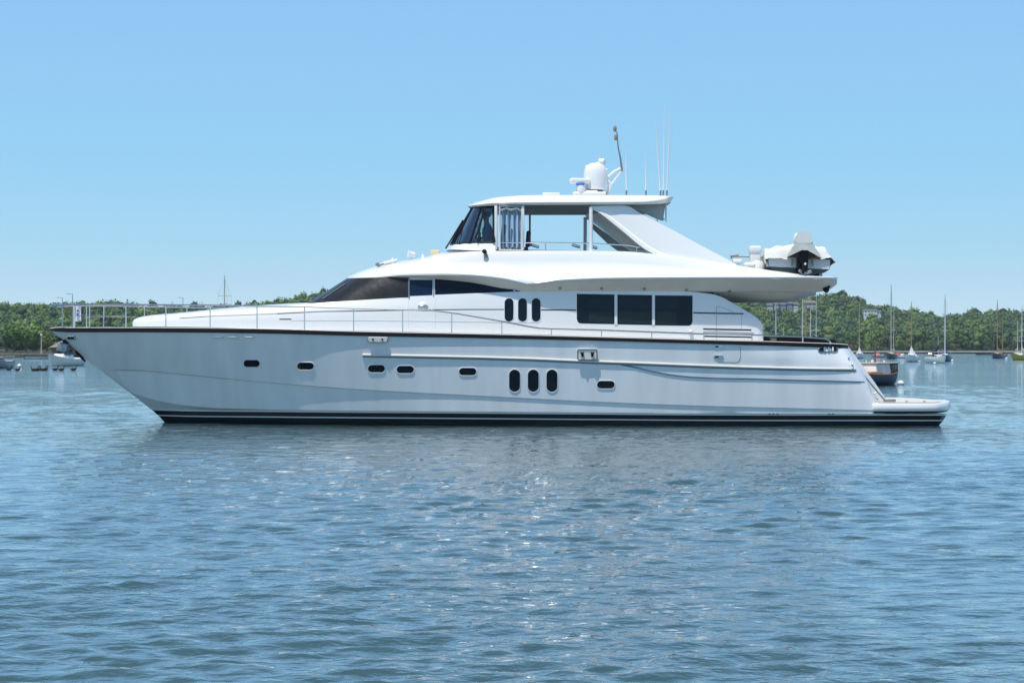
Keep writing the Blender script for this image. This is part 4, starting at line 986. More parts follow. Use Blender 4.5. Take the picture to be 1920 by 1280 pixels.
# ---- wheelhouse windscreen under its mesh cover, wraps round the front
G1_ = C([575, 577, 588, 612, 650, 700, 766], [568.5, 568.5, 567.5, 566, 563.3, 560.5, 557.5], [.005, .7, 1.3, 1.75, 2.02, 2.16, 2.27])
G2_ = C([612, 614, 622, 640, 668, 708, 766], [546, 546, 545, 543.5, 541.5, 540, 538.8], [.005, .6, 1.15, 1.6, 1.9, 2.08, 2.20])
G3_ = C([650, 651, 657, 670, 690, 718, 766], [522, 522, 521.5, 521, 520.5, 520, 519.5], [.005, .5, 1.0, 1.4, 1.72, 1.95, 2.12])
ws = loft('windscreen_cover', [G1_, G2_, G3_], M['mesh'], Yt, per=6, rows=2)
wsb = bvh_of(ws)
seamw = [(766, 520), (766, 538), (766, 557)]
MB().tube([B(766.5, 520, 2.14), B(766.5, 557.5, 2.29)], .018, 6).build('window_post', M['dsteel'], Yt)
# a paler wiper arm behind the mesh and the seams
strip_tube('cover_seam', [(590, 567), (625, 545), (652, 525)], .010, M['black'], bvh=wsb)
strip_tube('wiper_arm', [(606, 561), (630, 545), (648, 533)], .02, M['dsteel'], bvh=wsb, offn=.02)
# side windows
sn = [x for x in np.linspace(768.5, 811, 8)]
patch('side_window', wb, sn, [(768, 524.5), (811, 524.5)], [(768, 555), (811, 553.3)], M['glassb'], Yt, off=.004)
MB().tube([on(wb, 813, 523)[0], on(wb, 813, 556)[0]], .02, 6).build('window_post', M['steel'], Yt)
patch('side_window', wb, list(np.linspace(815.5, 976, 26)), [(815, 523.5), (845, 524.7), (880, 528), (910, 532.5), (940, 538), (965, 543.2), (976, 545.8)], [(815, 552.5), (900, 549.2), (960, 547), (976, 546.4)], M['glass'], Yt, off=.004)
h, n = on(wb, 964.5, 545); MB().lathe([(.03, 0), (.03, .03)], h, 10, axis=n).build('window_catch', M['steel'], Yt)
def rrect(x0, x1, y0, y1, rtl=0, rbl=0, rbr=0, n=4, dy=0):
    """columns and rows of a window with rounded lower corners"""
    X = [x0]; 
    for k in range(1, n + 1): X.append(x0 + max(rbl, 1) * k / n)
    X += list(np.linspace(x0 + max(rbl, 1), x1 - max(rbr, 1), 6))[1:-1]
    for k in range(n): X.append(x1 - max(rbr, 1) + max(rbr, 1) * k / n)
    X.append(x1)
    def bot(x):
        d = dy * (x - x0) / (x1 - x0); y = y1 + d
        if rbl and x < x0 + rbl: return y - rbl + math.sqrt(max(0, rbl ** 2 - (x0 + rbl - x) ** 2))
        if rbr and x > x1 - rbr: return y - rbr + math.sqrt(max(0, rbr ** 2 - (x - x1 + rbr) ** 2))
        return y
    def top(x): return y0 + dy * (x - x0) / (x1 - x0) * .8
    return X, top, bot
for a in ((1081.5, 1152, 550.8, 606, 0, 8, 0, 4, 1.6), (1157.5, 1222.5, 552.2, 608, 0, 0, 0, 4, 1.2), (1228, 1298.5, 553.6, 609.8, 0, 0, 8, 4, .8)):
    X, t_, b_ = rrect(*a); sw_ = patch('saloon_window', wb, X, t_, b_, M['glass'], Yt, off=.004, depth=.03)
    xl, xr = max(a[0] + 3, 1104 if a[0] < 1100 else 0), min(a[1] - 3, 1268 if a[1] > 1290 else 9999)
    patch('blind', wb, list(np.linspace(xl, xr, 5)), [(xl, 584.5), (xr, 585.5)], [(xl, a[3] - 2.5), (xr, a[3] - 1.5)], M['blind'], sw_, off=.0065, depth=0, rows=2)
    patch('blind', wb, list(np.linspace(xl - 3, xr + 2, 5)), [(xl, 560), (xr, 561)], [(xl, 578), (xr, 579)], M['blind2'], sw_, off=.0065, depth=0, rows=2)
for x in (1154.8, 1225.2):
    patch('mullion', wb, [x - 2.6, x + 2.6], [(0, 552), (3000, 552)], [(0, 608.5), (3000, 608.5)], M['white2'], Yt, off=.022)
for x in (954.5, 979.8, 1005.3):
    X, f, g = stadium(x, 581, 17.5, 45)
    o_ = patch('oval_window', wb, X, f, g, M['glass'], Yt, off=.005)
    MB().tube(outline_pts(wb, X, f, g, .004), .009, 6, closed=True).build('rim', M['white2'], o_)
dk = mat('dark side stripe', (.03, .03, .035), .4)
def stripe(pts, h_, mt=dk, offv=.003, name='side_stripe'):
    xs = []
    for (x0, _), (x1, _) in zip(pts, pts[1:]): xs += list(np.linspace(x0, x1, 6))[:-1]
    xs.append(pts[-1][0])
    patch(name, wb, xs, [(x, y - h_ / 2) for x, y in pts], [(x, y + h_ / 2) for x, y in pts], mt, Yt, off=offv, rows=1)
stripe([(337, 596.5), (400, 592.5), (480, 589.5), (520, 588)], 1.3, M['dsteel'])
stripe([(520, 588), (600, 584), (700, 582.3), (765, 581.2), (880, 580), (945, 580)], 1.6)
stripe([(1014.5, 580.8), (1080, 581.2)], 2.2); stripe([(1300, 586.3), (1345, 587.3), (1394, 588)], 2.6)
stripe([(1318.5, 616.8), (1430, 619)], 3.0); stripe([(1318.5, 630.2), (1430, 632.6)], 2.8)
stripe([(1318.5, 622.8), (1345, 622.6), (1430, 625.5)], 2.4, mat('grey side stripe', (.28, .29, .31), .4))
stripe([(524, 598.3), (546, 598.3)], 2.0, name='deck_vent')
tl = mat('panel line', (.45, .47, .50), .5)
stripe([(545, 600.5), (700, 600.5), (900, 603), (1010, 604.5)], .7, mat('white moulding', (.8, .8, .8), .3), .008, 'moulding')
seam([(1343.3, 574), (1343.3, 600), (1343.3, 637)], .006, bvh=wb, name='door_seam'); seam([(1390.3, 589.5), (1390.3, 616)], .004, bvh=wb, name='door_seam')
seam([(1343.3, 574), (1360, 578), (1378, 587)], .005, bvh=wb, name='door_seam'); seam([(766, 560), (766, 616)], .003, tl, wb, 'door_seam'); seam([(816, 558), (816, 625)], .004, tl, wb, 'door_seam')
h, n = on(wb, 793, 574)
dl = MB().lathe([(.12, -.02), (.125, .008), (.11, .02), (.06, .028), (.01, .03)], h, 20, axis=n).build('side_lamp', M['white2'], Yt)
MB().ball(h + n * .02 + Vector((0, 0, -.01)), .10, 2, sq=(1.5, .4, .55)).build('lens', M['steel'], dl)
h, n = on(wb, 1295, 621.5); MB().ball(h + n * .04, .06, 2).build('deck_filler', M['white2'], Yt)
h, n = on(wb, 1343.3, 637.5); MB().box(h + n * .03, (.06, .03, .06), bev=.01).build('gate_catch', M['red'], Yt)

# ---- upper body: flybridge coaming, wing overhang, soffit
px = [651, 662, 700, 757, 815, 880, 940, 986, 1002, 1050, 1150, 1350, 1480, 1545, 1565, 1569]
E0 = C(px, [521.5, 521.5, 520.5, 516.5, 515.5, 517.5, 523.5, 533.5, 533, 527.5, 524, 522.8, 522.8, 523.2, 523.5, 523.5], [.01, .9, 1.75, 2.2, 2.38, 2.48, 2.55, 2.60, 2.64, 2.72, 2.82, 2.88, 2.86, 2.72, 2.2, .02])
E1 = C([652, 664, 702, 757, 815, 880, 940, 988, 1003, 1050, 1150, 1350, 1480, 1546, 1566, 1570], [520, 519.5, 517.5, 513.5, 512.5, 514.5, 520.5, 530.5, 530, 524.5, 520.5, 519.3, 519.5, 520, 520.3, 520.3], [.01, .89, 1.75, 2.20, 2.38, 2.49, 2.56, 2.62, 2.66, 2.74, 2.84, 2.90, 2.88, 2.74, 2.22, .02])
E2 = C([656, 670, 706, 760, 817, 880, 940, 990, 1004, 1050, 1150, 1350, 1478, 1542, 1562, 1566], [517.5, 515, 511, 503, 499, 497, 496.5, 496.3, 496.5, 497.5, 501, 512.5, 516.5, 518.3, 519, 519], [.01, .82, 1.55, 1.92, 2.10, 2.20, 2.27, 2.32, 2.34, 2.40, 2.50, 2.64, 2.70, 2.60, 2.1, .02])
E3 = C([664, 682, 716, 768, 822, 880, 938, 990, 1004, 1050, 1150, 1350, 1470, 1535, 1555, 1560], [514, 508, 502, 493, 482, 473.5, 471.5, 471, 470.8, 470.8, 471.3, 493, 510, 517, 518.2, 518.2], [.01, .70, 1.34, 1.74, 1.95, 2.06, 2.14, 2.19, 2.21, 2.27, 2.34, 2.44, 2.46, 2.37, 1.9, .02])
E4 = C([670, 700, 740, 790, 835, 880, 938, 990, 1004, 1050, 1150, 1350, 1465, 1530, 1550, 1556], [511, 501, 492, 484.5, 474.5, 471.5, 470, 469.8, 469.6, 469.6, 470.3, 493, 510, 517, 518.2, 518.2], [.01, .35, .8, 1.15, 1.5, 1.75, 1.93, 2.0, 2.02, 2.08, 2.14, 2.2, 2.2, 2.1, 1.7, .02])
E5 = C([672, 702, 742, 791, 836, 880, 938, 990, 1004, 1050, 1150, 1350, 1465, 1530, 1550, 1556], [510.5, 500, 491, 483, 473, 471.5, 474, 476, 476, 477, 480, 496, 511, 517, 518.2, 518.2], [.005, .02, .02, .02, .02, .3, 1.85, 1.9, 1.9, 1.95, 2.0, 2.05, 2.0, 1.9, 1.5, .01])
body = loft('flybridge_body', [E0, E1, E2, E3, E4, E5], M['gel'], Yt, per=6, rows=3, angle=40, brk=7, ref=0)
bbv = bvh_of(body)
fl_ = C([836, 880, 990, 1150, 1350, 1465, 1550], [484, 484, 484, 486, 500, 511, 518], [1.3, 1.75, 1.92, 2.02, 2.06, 2.0, 1.5]); fc = [(p[0], p[1], .005) for p in fl_]
loft('flybridge_deck', [fl_, fc], M['nonskid'], Yt, per=4)
# forward brow underside and aft soffit
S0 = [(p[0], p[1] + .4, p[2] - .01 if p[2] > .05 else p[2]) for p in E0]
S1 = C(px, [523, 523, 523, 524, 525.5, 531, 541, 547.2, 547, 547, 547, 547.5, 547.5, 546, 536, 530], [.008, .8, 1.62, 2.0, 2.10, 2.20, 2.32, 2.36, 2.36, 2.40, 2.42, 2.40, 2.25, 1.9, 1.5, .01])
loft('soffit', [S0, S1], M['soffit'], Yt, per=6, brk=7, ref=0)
zz = lambda c: c
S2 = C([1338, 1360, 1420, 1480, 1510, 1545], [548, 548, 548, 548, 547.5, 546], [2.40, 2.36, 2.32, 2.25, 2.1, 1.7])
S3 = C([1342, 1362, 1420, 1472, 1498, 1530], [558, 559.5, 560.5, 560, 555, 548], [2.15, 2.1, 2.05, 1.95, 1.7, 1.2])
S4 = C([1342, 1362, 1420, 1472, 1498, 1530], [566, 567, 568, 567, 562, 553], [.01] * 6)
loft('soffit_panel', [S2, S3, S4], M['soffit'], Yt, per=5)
S5 = C([651, 700, 757, 900, 1000, 1100, 1342], [522.5, 522.5, 524, 532, 547, 547, 547.5], [.01, 1.6, 2.0, 2.2, 2.36, 2.42, 2.40]); S6 = [(p[0], p[1] - 1, .004) for p in S5]
sb = bvh_of(*[o for o in Yt.children if o.name.startswith('soffit')])
for x, y in ((1050, 540), (1128, 540.5), (1208, 541.5), (1287, 543.5), (1368, 545.5)):
    h, n = on(sb, x, y); MB().lathe([(.05, 0), (.05, .015), (.03, .02)], h, 12, axis=n).build('downlight', M['dsteel'], Yt)
# aft lamp under the wing tip
pp = P(1549, 543, .9)
MB().tube([P(1556, 536, .9), pp], .03, 6).lathe([(.02, -.09), (.07, -.07), (.085, .02), (.07, .06), (.01, .07)], pp, 14, axis=(.5, -.6, -.6)).build('aft_floodlight', M['black'], Yt)
MB().tube([B(1343, 548, 2.3), B(1352, 560, 2.3), B(1361, 573, 2.3)], .016, 6).build('overhang_strut', M['black'], Yt)
# spotlight on the flybridge side
h, n = on(bbv, 909.5, 475.5); 
sp_ = MB().lathe([(.02, -.06), (.06, -.05), (.065, .05), (.05, .06)], h + n * .10, 12, axis=(-.3, -1, .2)).build('side_spotlight', M['black'], Yt)
MB().tube([h + n * .08, on(bbv, 913.5, 483)[0] + n * .03], [.035, .045], 8).build('bracket', M['dsteel'], sp_)
# fittings on the forward roof
def roofpt(px_, py_, b=.9): return B(px_, py_, b)
MB().tube([roofpt(771, 486), roofpt(771, 480)], .02, 6).lathe([(.05, -.12), (.085, -.1), (.09, .05), (.11, .09), (.02, .1)], roofpt(770.5, 477), 14, axis=(-.95, -.3, .2)).build('search_light', M['white2'], Yt)
MB().tube([roofpt(708, 499), roofpt(716, 494.5), roofpt(731, 492)], .035, 6).lathe([(.04, -.05), (.06, 0), (.03, .06)], roofpt(708, 496), 10, axis=(-1, 0, .2)).build('horn', M['dsteel'], Yt)
MB().tube([roofpt(720, 493.5), roofpt(745, 488)], .05, 8).build('deck_box', M['white2'], Yt)
MB().lathe([(.02, -.08), (.05, -.05), (.05, .03), (.01, .08)], roofpt(736, 489), 12).build('vent_mushroom', M['white2'], Yt)
MB().lathe([(.05, -.1), (.05, 0), (.02, .06)], roofpt(793, 480.5), 12).build('vent_mushroom', M['white2'], Yt)
MB().box(roofpt(816, 474.5, .6), (.26, .26, .16), bev=.02).build('yellow_locker', M['yellow'], Yt)

# ---- flybridge windscreen
F0 = C([836, 842, 856, 876, 900, 929], [471, 468, 468, 469, 470, 471], [.01, .8, 1.35, 1.72, 1.90, 2.0])
F1 = C([845, 850, 863, 881, 902, 929], [458, 458, 456.8, 455.5, 454.5, 454], [.01, .75, 1.28, 1.62, 1.80, 1.90])
F2 = C([886, 888, 893, 903, 914, 929], [388.5, 388, 387.5, 387, 386.5, 386], [.01, .70, 1.15, 1.42, 1.55, 1.64])
loft('screen_coaming', [F0, F1], M['gel'], Yt, per=4)
fs = loft('fly_windscreen', [F1[:4], F2[:4]], M['tintfront'], Yt, per=4)
sidep = loft('side_pane', [F1[3:], F2[3:]], M['tintside'], Yt, per=3, mirror=False); loft('side_pane', [F1[3:], F2[3:]], M['tintside'], Yt, per=3, mirror='only')
fb = bvh_of(fs, sidep)
blk = MB()
def nearline(a, b, r=.03, n_=7, mt='black', name='screen_frame', par=Yt): return MB().tube([a, b], r, n_).build(name, M[mt], par)
nearline(B(*F1[3]), B(*F2[3]), .035); nearline(B(*F1[4]) + Vector((-.1, -.02, 0)), B(*F2[4]) + Vector((-.1, -.02, 0)), .02)
nearline(B(*F1[0]), B(*F2[0]), .03); nearline(B(*F1[1]), B(*F2[1]), .03)
nearline(mir(B(*F1[3])), mir(B(*F2[3])), .035); nearline(B(926.5, 454, 1.92), B(926.5, 386, 1.66), .05)
MB().tube([B(*p) for p in F1[:6]] , .032, 7).build('screen_frame', M['black'], Yt); MB().tube([mir(B(*p)) for p in F1[:6]] , .032, 7).build('screen_frame', M['black'], Yt)
MB().tube([B(p[0], p[1] + 1, p[2] + .01) for p in F2], .04, 7).build('screen_frame', M['black'], Yt)
nearline(B(835.5, 466, .75), B(868, 413, .55), .022, name='wiper'); nearline(B(846, 450, .9), B(860, 428, .75), .016, name='wiper')
# ---- white side door frame with curtain strips
def bar(pts, w_, mt='white2', name='door_frame', par=Yt): return MB().tube(pts, w_, 6).build(name, M[mt], par)
MB().box((B(930, 427, 1.9)), (.085, .06, (469 - 385) * .0146), bev=.02).build('door_post', M['gel'], Yt)
MB().tube([B(937, 387, 1.98), B(937, 468, 2.05), B(979, 468.5, 2.05), B(979, 387, 1.98)], .030, 6, closed=True).build('door_frame', M['white2'], Yt)
MB().box(B(981, 427, 1.98), (.06, .06, (468 - 385) * .0148), bev=.015).build('door_post', M['gel'], Yt)
for i, x in enumerate((945, 955, 966, 975)):
    V = []; 
    for k in range(9):
        z = 392 + (466 - 392) * k / 8; 
        for j in range(5): V.append(B(x - 3.5 + 1.75 * j, z, 1.9 + .05 * math.sin(j * 1.6 + i)))
    mk('curtain_strip', V, [(k * 5 + j, k * 5 + j + 1, k * 5 + j + 6, k * 5 + j + 5) for k in range(8) for j in range(4)], mat('pale blue vinyl', (.42, .50, .62), .25), Yt)
V = [B(939, 390, 1.85), B(977, 390, 1.85), B(977, 466, 1.92), B(939, 466, 1.92)]
mk('curtain_panel', V, [(0, 1, 2, 3)], M['vinyl'], Yt)
MB().tube([B(938, 395, 1.96), B(950, 391, 1.96), B(958, 394, 1.96), B(968, 391, 1.96), B(978, 395, 1.96)], .04, 6).build('rolled_curtain', M['canvasg'], Yt)
MB().tube([B(993.5, 402, .2), B(993.5, 462, .2)], .030, 7).build('stanchion', M['dsteel'], Yt)
MB().tube([B(1108, 388, 2.02), B(1108, 470, 2.1)], .055, 10).build('hardtop_post', M['gel'], Yt)
MB().tube([mir(B(1108, 388, 2.02)), mir(B(1108, 470, 2.1))], .055, 10).build('hardtop_post', M['gel'], Yt)
# fly rail
for f_ in (lambda p: p, mir):
    MB().tube([f_(B(940, 455, 2.0)), f_(B(1000, 455, 2.05)), f_(B(1100, 456, 2.1)), f_(B(1180, 460, 2.12)), f_(B(1200, 464, 2.12))], .017, 7).build('fly_rail', M['steel'], Yt)
    for x, y in ((1023, 455), (1100, 456), (1194, 463)): MB().tube([f_(B(x, y, 2.05)), f_(B(x, y + 13, 2.05))], .015, 6).build('rail_post', M['steel'], Yt)
for i, (x, y) in enumerate(((1003, 461), (1112, 463), (1080, 461))): MB().box(B(x, y, .9), (.25, .3, .07), ry=.3, bev=.02).build('cleat', M['steel'], Yt)

# ---- hardtop
px = [877, 884, 900, 930, 1000, 1108, 1200, 1238, 1252, 1259, 1262]
bo = [.01, .9, 1.55, 1.95, 2.08, 2.12, 2.12, 2.06, 1.9, 1.4, .01]
T0 = C([878, 885, 901, 931, 1000, 1108, 1200, 1234, 1247, 1255, 1258], [388, 388, 387, 385.5, 384.5, 384, 383.5, 382.5, 381, 380, 380], [.008, .84, 1.45, 1.85, 1.97, 2.0, 2.0, 1.95, 1.8, 1.3, .008])
T1 = C([876, 883, 899, 930, 1000, 1108, 1200, 1238, 1252, 1259, 1262], [386, 385.5, 383.5, 380.5, 379.5, 379, 378.5, 375, 372.5, 371.5, 371.5], bo)
T2 = C([880, 887, 903, 932, 1000, 1108, 1200, 1240, 1254, 1261, 1264], [383, 381.5, 377.5, 371.5, 367.8, 367.5, 367.5, 367.6, 367.8, 368.5, 368.5], [.008, .82, 1.42, 1.82, 1.95, 1.99, 1.99, 1.94, 1.78, 1.3, .008])
T3 = C([882, 890, 906, 936, 1000, 1108, 1200, 1238, 1250, 1255, 1257], [383.5, 381, 376, 370, 366, 366, 366.5, 367, 367.5, 368.5, 368.5], [.004] * 11)
top = loft('hardtop', [T0, T1, T2, T3], M['gel'], Yt, per=5, rows=2, angle=45)
T4 = [(p[0], p[1], .004) for p in T0]
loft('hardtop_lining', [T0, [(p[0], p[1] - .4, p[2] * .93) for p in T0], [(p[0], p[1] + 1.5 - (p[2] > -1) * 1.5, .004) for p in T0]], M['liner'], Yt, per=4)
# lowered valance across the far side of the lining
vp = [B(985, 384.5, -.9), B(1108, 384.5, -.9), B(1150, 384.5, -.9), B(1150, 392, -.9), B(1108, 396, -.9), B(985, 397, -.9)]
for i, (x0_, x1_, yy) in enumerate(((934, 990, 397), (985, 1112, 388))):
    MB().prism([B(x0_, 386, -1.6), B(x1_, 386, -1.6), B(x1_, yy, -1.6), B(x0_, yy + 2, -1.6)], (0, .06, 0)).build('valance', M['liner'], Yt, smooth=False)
MB().box(B(1033, 365.3, .6), (.5, .6, .08), bev=.02).build('roof_hatch', M['white2'], Yt)
# rear wedge of the hardtop and its thin posts
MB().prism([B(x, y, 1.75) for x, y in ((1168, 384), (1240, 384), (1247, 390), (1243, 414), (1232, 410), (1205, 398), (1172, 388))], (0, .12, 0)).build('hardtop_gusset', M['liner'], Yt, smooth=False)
MB().tube([B(1249, 380, 1.6), B(1249, 416, 1.6)], .022, 7).build('rear_post', M['steel'], Yt)
MB().tube([mir(B(1249, 380, 1.6)), mir(B(1249, 416, 1.6))], .022, 7).build('rear_post', M['steel'], Yt)
MB().ball(B(1238, 404, 1.6), .06, 2).tube([B(1243, 384, 1.55), B(1236, 404, 1.55), B(1246, 412, 1.55)], .02, 5).build('cable_bundle', M['dsteel'], Yt)

# ---- sloping arches either side
def arch(sgn):
    f_ = (lambda p: p) if sgn > 0 else mir
    up = [(1108, 385, 1.93), (1166, 384, 1.93), (1200, 399, 1.98), (1262, 431.5, 2.10), (1320, 463, 2.22), (1360, 484, 2.30), (1381, 495, 2.34)]
    lo = [(1110, 391, 1.95), (1124, 399, 1.97), (1160, 427, 2.05), (1222, 474, 2.24), (1262, 488, 2.32), (1330, 495, 2.36), (1380, 500.5, 2.37)]
    N = 7; rows = []
    def at(c, dy, db): return [f_(B(p[0], p[1] + dy, p[2] + db)) for p in c]
    mid = [((a[0] * .5 + b[0] * .5), (a[1] + b[1]) / 2, (a[2] + b[2]) / 2) for a, b in zip(up, lo)]
    lip = [((a[0] * .16 + b[0] * .84), (a[1] * .16 + b[1] * .84), (a[2] * .16 + b[2] * .84)) for a, b in zip(up, lo)]
    lip2 = [((a[0] * .10 + b[0] * .90), (a[1] * .10 + b[1] * .90), (a[2] * .10 + b[2] * .90)) for a, b in zip(up, lo)]
    rows = [at(up, 0, -.42), at(up, 0, -.05), at(up, 1.2, .02), at(mid, 0, .035), at(lip, 0, .02), at(lip2, 0, .07), at(lo, 0, .07), at(lo, 1.5, 0), at(lo, 1.0, -.42), at(mid, 0, -.44), at(up, 0, -.42)]
    A = refine(rows, 5); V, Fc = gridmesh(A)
    R_, C_ = A.shape[:2]; Fc.append(tuple(r * C_ for r in range(R_ - 1))); Fc.append(tuple(r * C_ + C_ - 1 for r in range(R_ - 1)))
    return mk('arch', V, Fc, M['gel'], Yt, angle=32, merge=.002)
arch(1); arch(-1)
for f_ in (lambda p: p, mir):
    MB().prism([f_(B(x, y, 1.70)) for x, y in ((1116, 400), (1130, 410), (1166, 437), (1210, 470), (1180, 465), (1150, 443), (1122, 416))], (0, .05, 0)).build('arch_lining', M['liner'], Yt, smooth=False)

# ---- radar, dome, light mast and whip antennas
rb = empty  # keep the builders together
c = B(1116, 363, .6); k = .0152
def pz(y): return CH - (y - HZ) * k
x0 = B(1116.5, 363, .6).x; y0_ = CL - .6
base = Vector((x0, y0_, 0))
def BZ(py): return B(1116, py, .6).z
MB().lathe([(.15, BZ(366)), (.20, BZ(362)), (.22, BZ(360)), (.20, BZ(356))], (x0, y0_, 0), 20).build('dome_pedestal', M['dsteel'], Yt)
MB().lathe([(.30, BZ(357)), (.335, BZ(355)), (.335, BZ(350)), (.345, BZ(347)), (.345, BZ(330)), (.335, BZ(322)), (.30, BZ(315)), (.235, BZ(309.5)), (.14, BZ(306)), (.02, BZ(305))], (x0, y0_, 0), 32).build('satellite_dome', M['gel'], Yt)
MB().box(B(1100, 360.5, .75), (.62, .5, .07), bev=.03).build('radar_shelf', M['gel'], Yt)
MB().box(B(1104, 365, .6), (.95, .9, .10), bev=.04).build('mast_plinth', M['gel'], Yt)
rd = MB().lathe([(.12, -.10), (.14, 0), (.13, .09), (.05, .11)], B(1089, 354, .95), 16).build('radar_gearbox', M['white2'], Yt)
MB().box(B(1088, 345.5, .95), (.24, .26, .06), bev=.02).build('blue_badge', M['blue'], Yt)
MB().box(B(1087, 339.5, .95), (.60, .22, .16), rz=.3, bev=.06).build('radar_scanner', M['white2'], Yt)
MB().box(B(1115, 308, .6) + Vector((0, 0, 0)), (.58, .12, .07), ry=-.28, bev=.02).tube([B(1112, 313, .6), B(1116, 307, .6)], .04, 6).build('upper_scanner', M['white2'], Yt)
MB().lathe([(.05, -.10), (.09, -.09), (.10, .06), (.04, .10)], B(1129, 303.5, .6), 14, axis=(.9, -.25, -.1)).build('camera_pod', M['white2'], Yt)
MB().ball(B(1137.5, 318.5, .6), .04, 2).build('small_light', M['white2'], Yt)
MB().tube([B(1138, 334, .6), B(1152, 322, .6), B(1164, 316, .6)], .045, 8).tube([B(1147, 346, .6), B(1165, 321, .6)], .035, 8).tube([B(1139, 337, .6), B(1145, 346, .6), B(1142, 358, .6), B(1138, 365, .6)], [.05, .05, .045, .06], 8).build('light_mast_bracket', M['white2'], Yt)
MB().tube([B(1166, 322, .6), B(1165.5, 314, .6), B(1163, 295, .6), B(1159, 276, .6), B(1157, 250, .6), B(1155, 246, .6)], [.03, .032, .025, .02, .015, .012], 8).build('light_mast', M['dsteel'], Yt)
for y in (241.5, 257.5):
    MB().lathe([(.04, -.085), (.05, -.03), (.055, .02), (.03, .08)], B(1153 + (y > 250) * 1.5, y, .6), 10).build('navigation_light', mat('lamp amber grey', (.30, .24, .18), .4), Yt)
for (xa, ya, xb, yb, b_, rr_) in ((1174.5, 366, 1173.5, 281, 1.2, .020), (1211, 366, 1211, 287, 1.3, .019), (1238.5, 366, 1229.5, 223, 1.5, .024), (1243.5, 366, 1246, 196, .3, .018), (1250.5, 366, 1257, 207, 1.4, .021)):
    a = MB().tube([B(xa, ya - 6, b_), B((xa + xb) / 2 , (ya + yb) / 2, b_), B(xb, yb, b_)], [rr_, rr_ * .85, rr_ * .3], 8).build('whip_antenna', M['white2'], Yt)
    MB().tube([B(xa, 369, b_), B(xa, ya - 9, b_)], .025, 8).build('antenna_mount', M['dsteel'], a)

# ---- deck rails
def railset(f_):
    top_ = [(96, 574, .30), (110, 572.5, .50), (125, 571.5, .68), (168, 570.5, .92), (236, 571, 1.33), (311, 571.5, 1.70), (394, 572, 2.06), (482, 574, 2.38), (571, 575, 2.62), (663, 578, 2.77), (755, 580.5, 2.88), (815, 582.5, 2.89), (860, 588.5, 2.9), (941, 602.5, 2.92), (985, 611, 2.92), (1010, 615.3, 2.92), (1034, 616.3, 2.92), (1128, 618.8, 2.92), (1222, 622.5, 2.92), (1320, 626, 2.92)]
    MB().tube([f_(B(*p)) for p in top_], .022, 8).build('top_rail', M['steel'], Yt)
    for x, yt_, yb_, b_ in ((140, 571, 613.5, .74), (168, 570.5, 613.5, .92), (236, 571, 613.5, 1.33), (311, 571.5, 613.5, 1.70), (394, 572, 614, 2.06), (482, 574, 616, 2.38), (571, 575, 617.5, 2.62), (663, 578, 619.5, 2.77), (755, 580.5, 621.5, 2.88), (847, 587, 624, 2.9), (941, 602.5, 625.5, 2.92), (1034, 616.3, 627.5, 2.92), (1128, 618.8, 630, 2.92), (1222, 622.5, 633, 2.92), (1320, 626, 636, 2.92)):
        MB().tube([f_(B(x, yt_, b_)), f_(B(x, yb_, b_))], .018, 7).build('stanchion', M['steel'], Yt)
    MB().tube([f_(B(140, 592, .74)), f_(B(168, 591.5, .92)), f_(B(236, 592, 1.33))], .008, 5).build('mid_wire', M['steel'], Yt)
railset(lambda p: p); railset(mir)
MB().tube([B(96, 574, .30), B(94, 574.2, 0), mir(B(96, 574, .30))], .022, 8).build('bow_rail_end', M['steel'], Yt)
MB().tube([B(117, 571.5, .58), B(117, 613.5, .50)], .022, 7).build('stanchion', M['steel'], Yt)
MB().tube([B(139.5, 572, .4), B(139.5, 613.5, .4)], .03, 7).build('flag_staff', M['white2'], Yt)
# aft rails
MB().tube([B(1320, 626, 2.9), B(1400, 627.5, 2.9), B(1500, 631, 2.85), B(1548, 634.5, 2.75), B(1556, 640, 2.7), B(1560, 646, 2.65)], .018, 8).build('aft_rail', M['steel'], Yt)
for x, y in ((1410, 628), (1505, 631.2), (1556, 640)): MB().tube([B(x, y, 2.85), B(x, 645.5, 2.85)], .020, 7).build('aft_stanchion', M['steel'], Yt)
MB().tube([mir(B(1320, 626, 2.9)), mir(B(1500, 631, 2.85)), mir(B(1548, 634.5, 2.75)), mir(B(1560, 646, 2.65))], .018, 8).build('aft_rail', M['steel'], Yt)
MB().tube([B(1320, 638.3, 2.86), B(1400, 639.8, 2.86), B(1480, 642.2, 2.82), B(1530, 644.2, 2.75)], .03, 7).build('cap_rail', M['teak'], Yt)
MB().box(B(1494, 640, 1.2), (1.35, 1.5, .26), bev=.06).build('sunpad', M['darkcush'], Yt)
MB().box(B(1436, 639, 1.6), (.14, .5, .22), bev=.03).box(B(1540, 642, 1.4), (.65, 1.2, .16), bev=.05).build('aft_locker', M['darkcush'], Yt)
MB().box(B(1455, 640.5, 1.2), (.5, 1.4, .2), bev=.03).build('aft_seat', mat('cream cushion', (.5, .47, .38), .8), Yt)

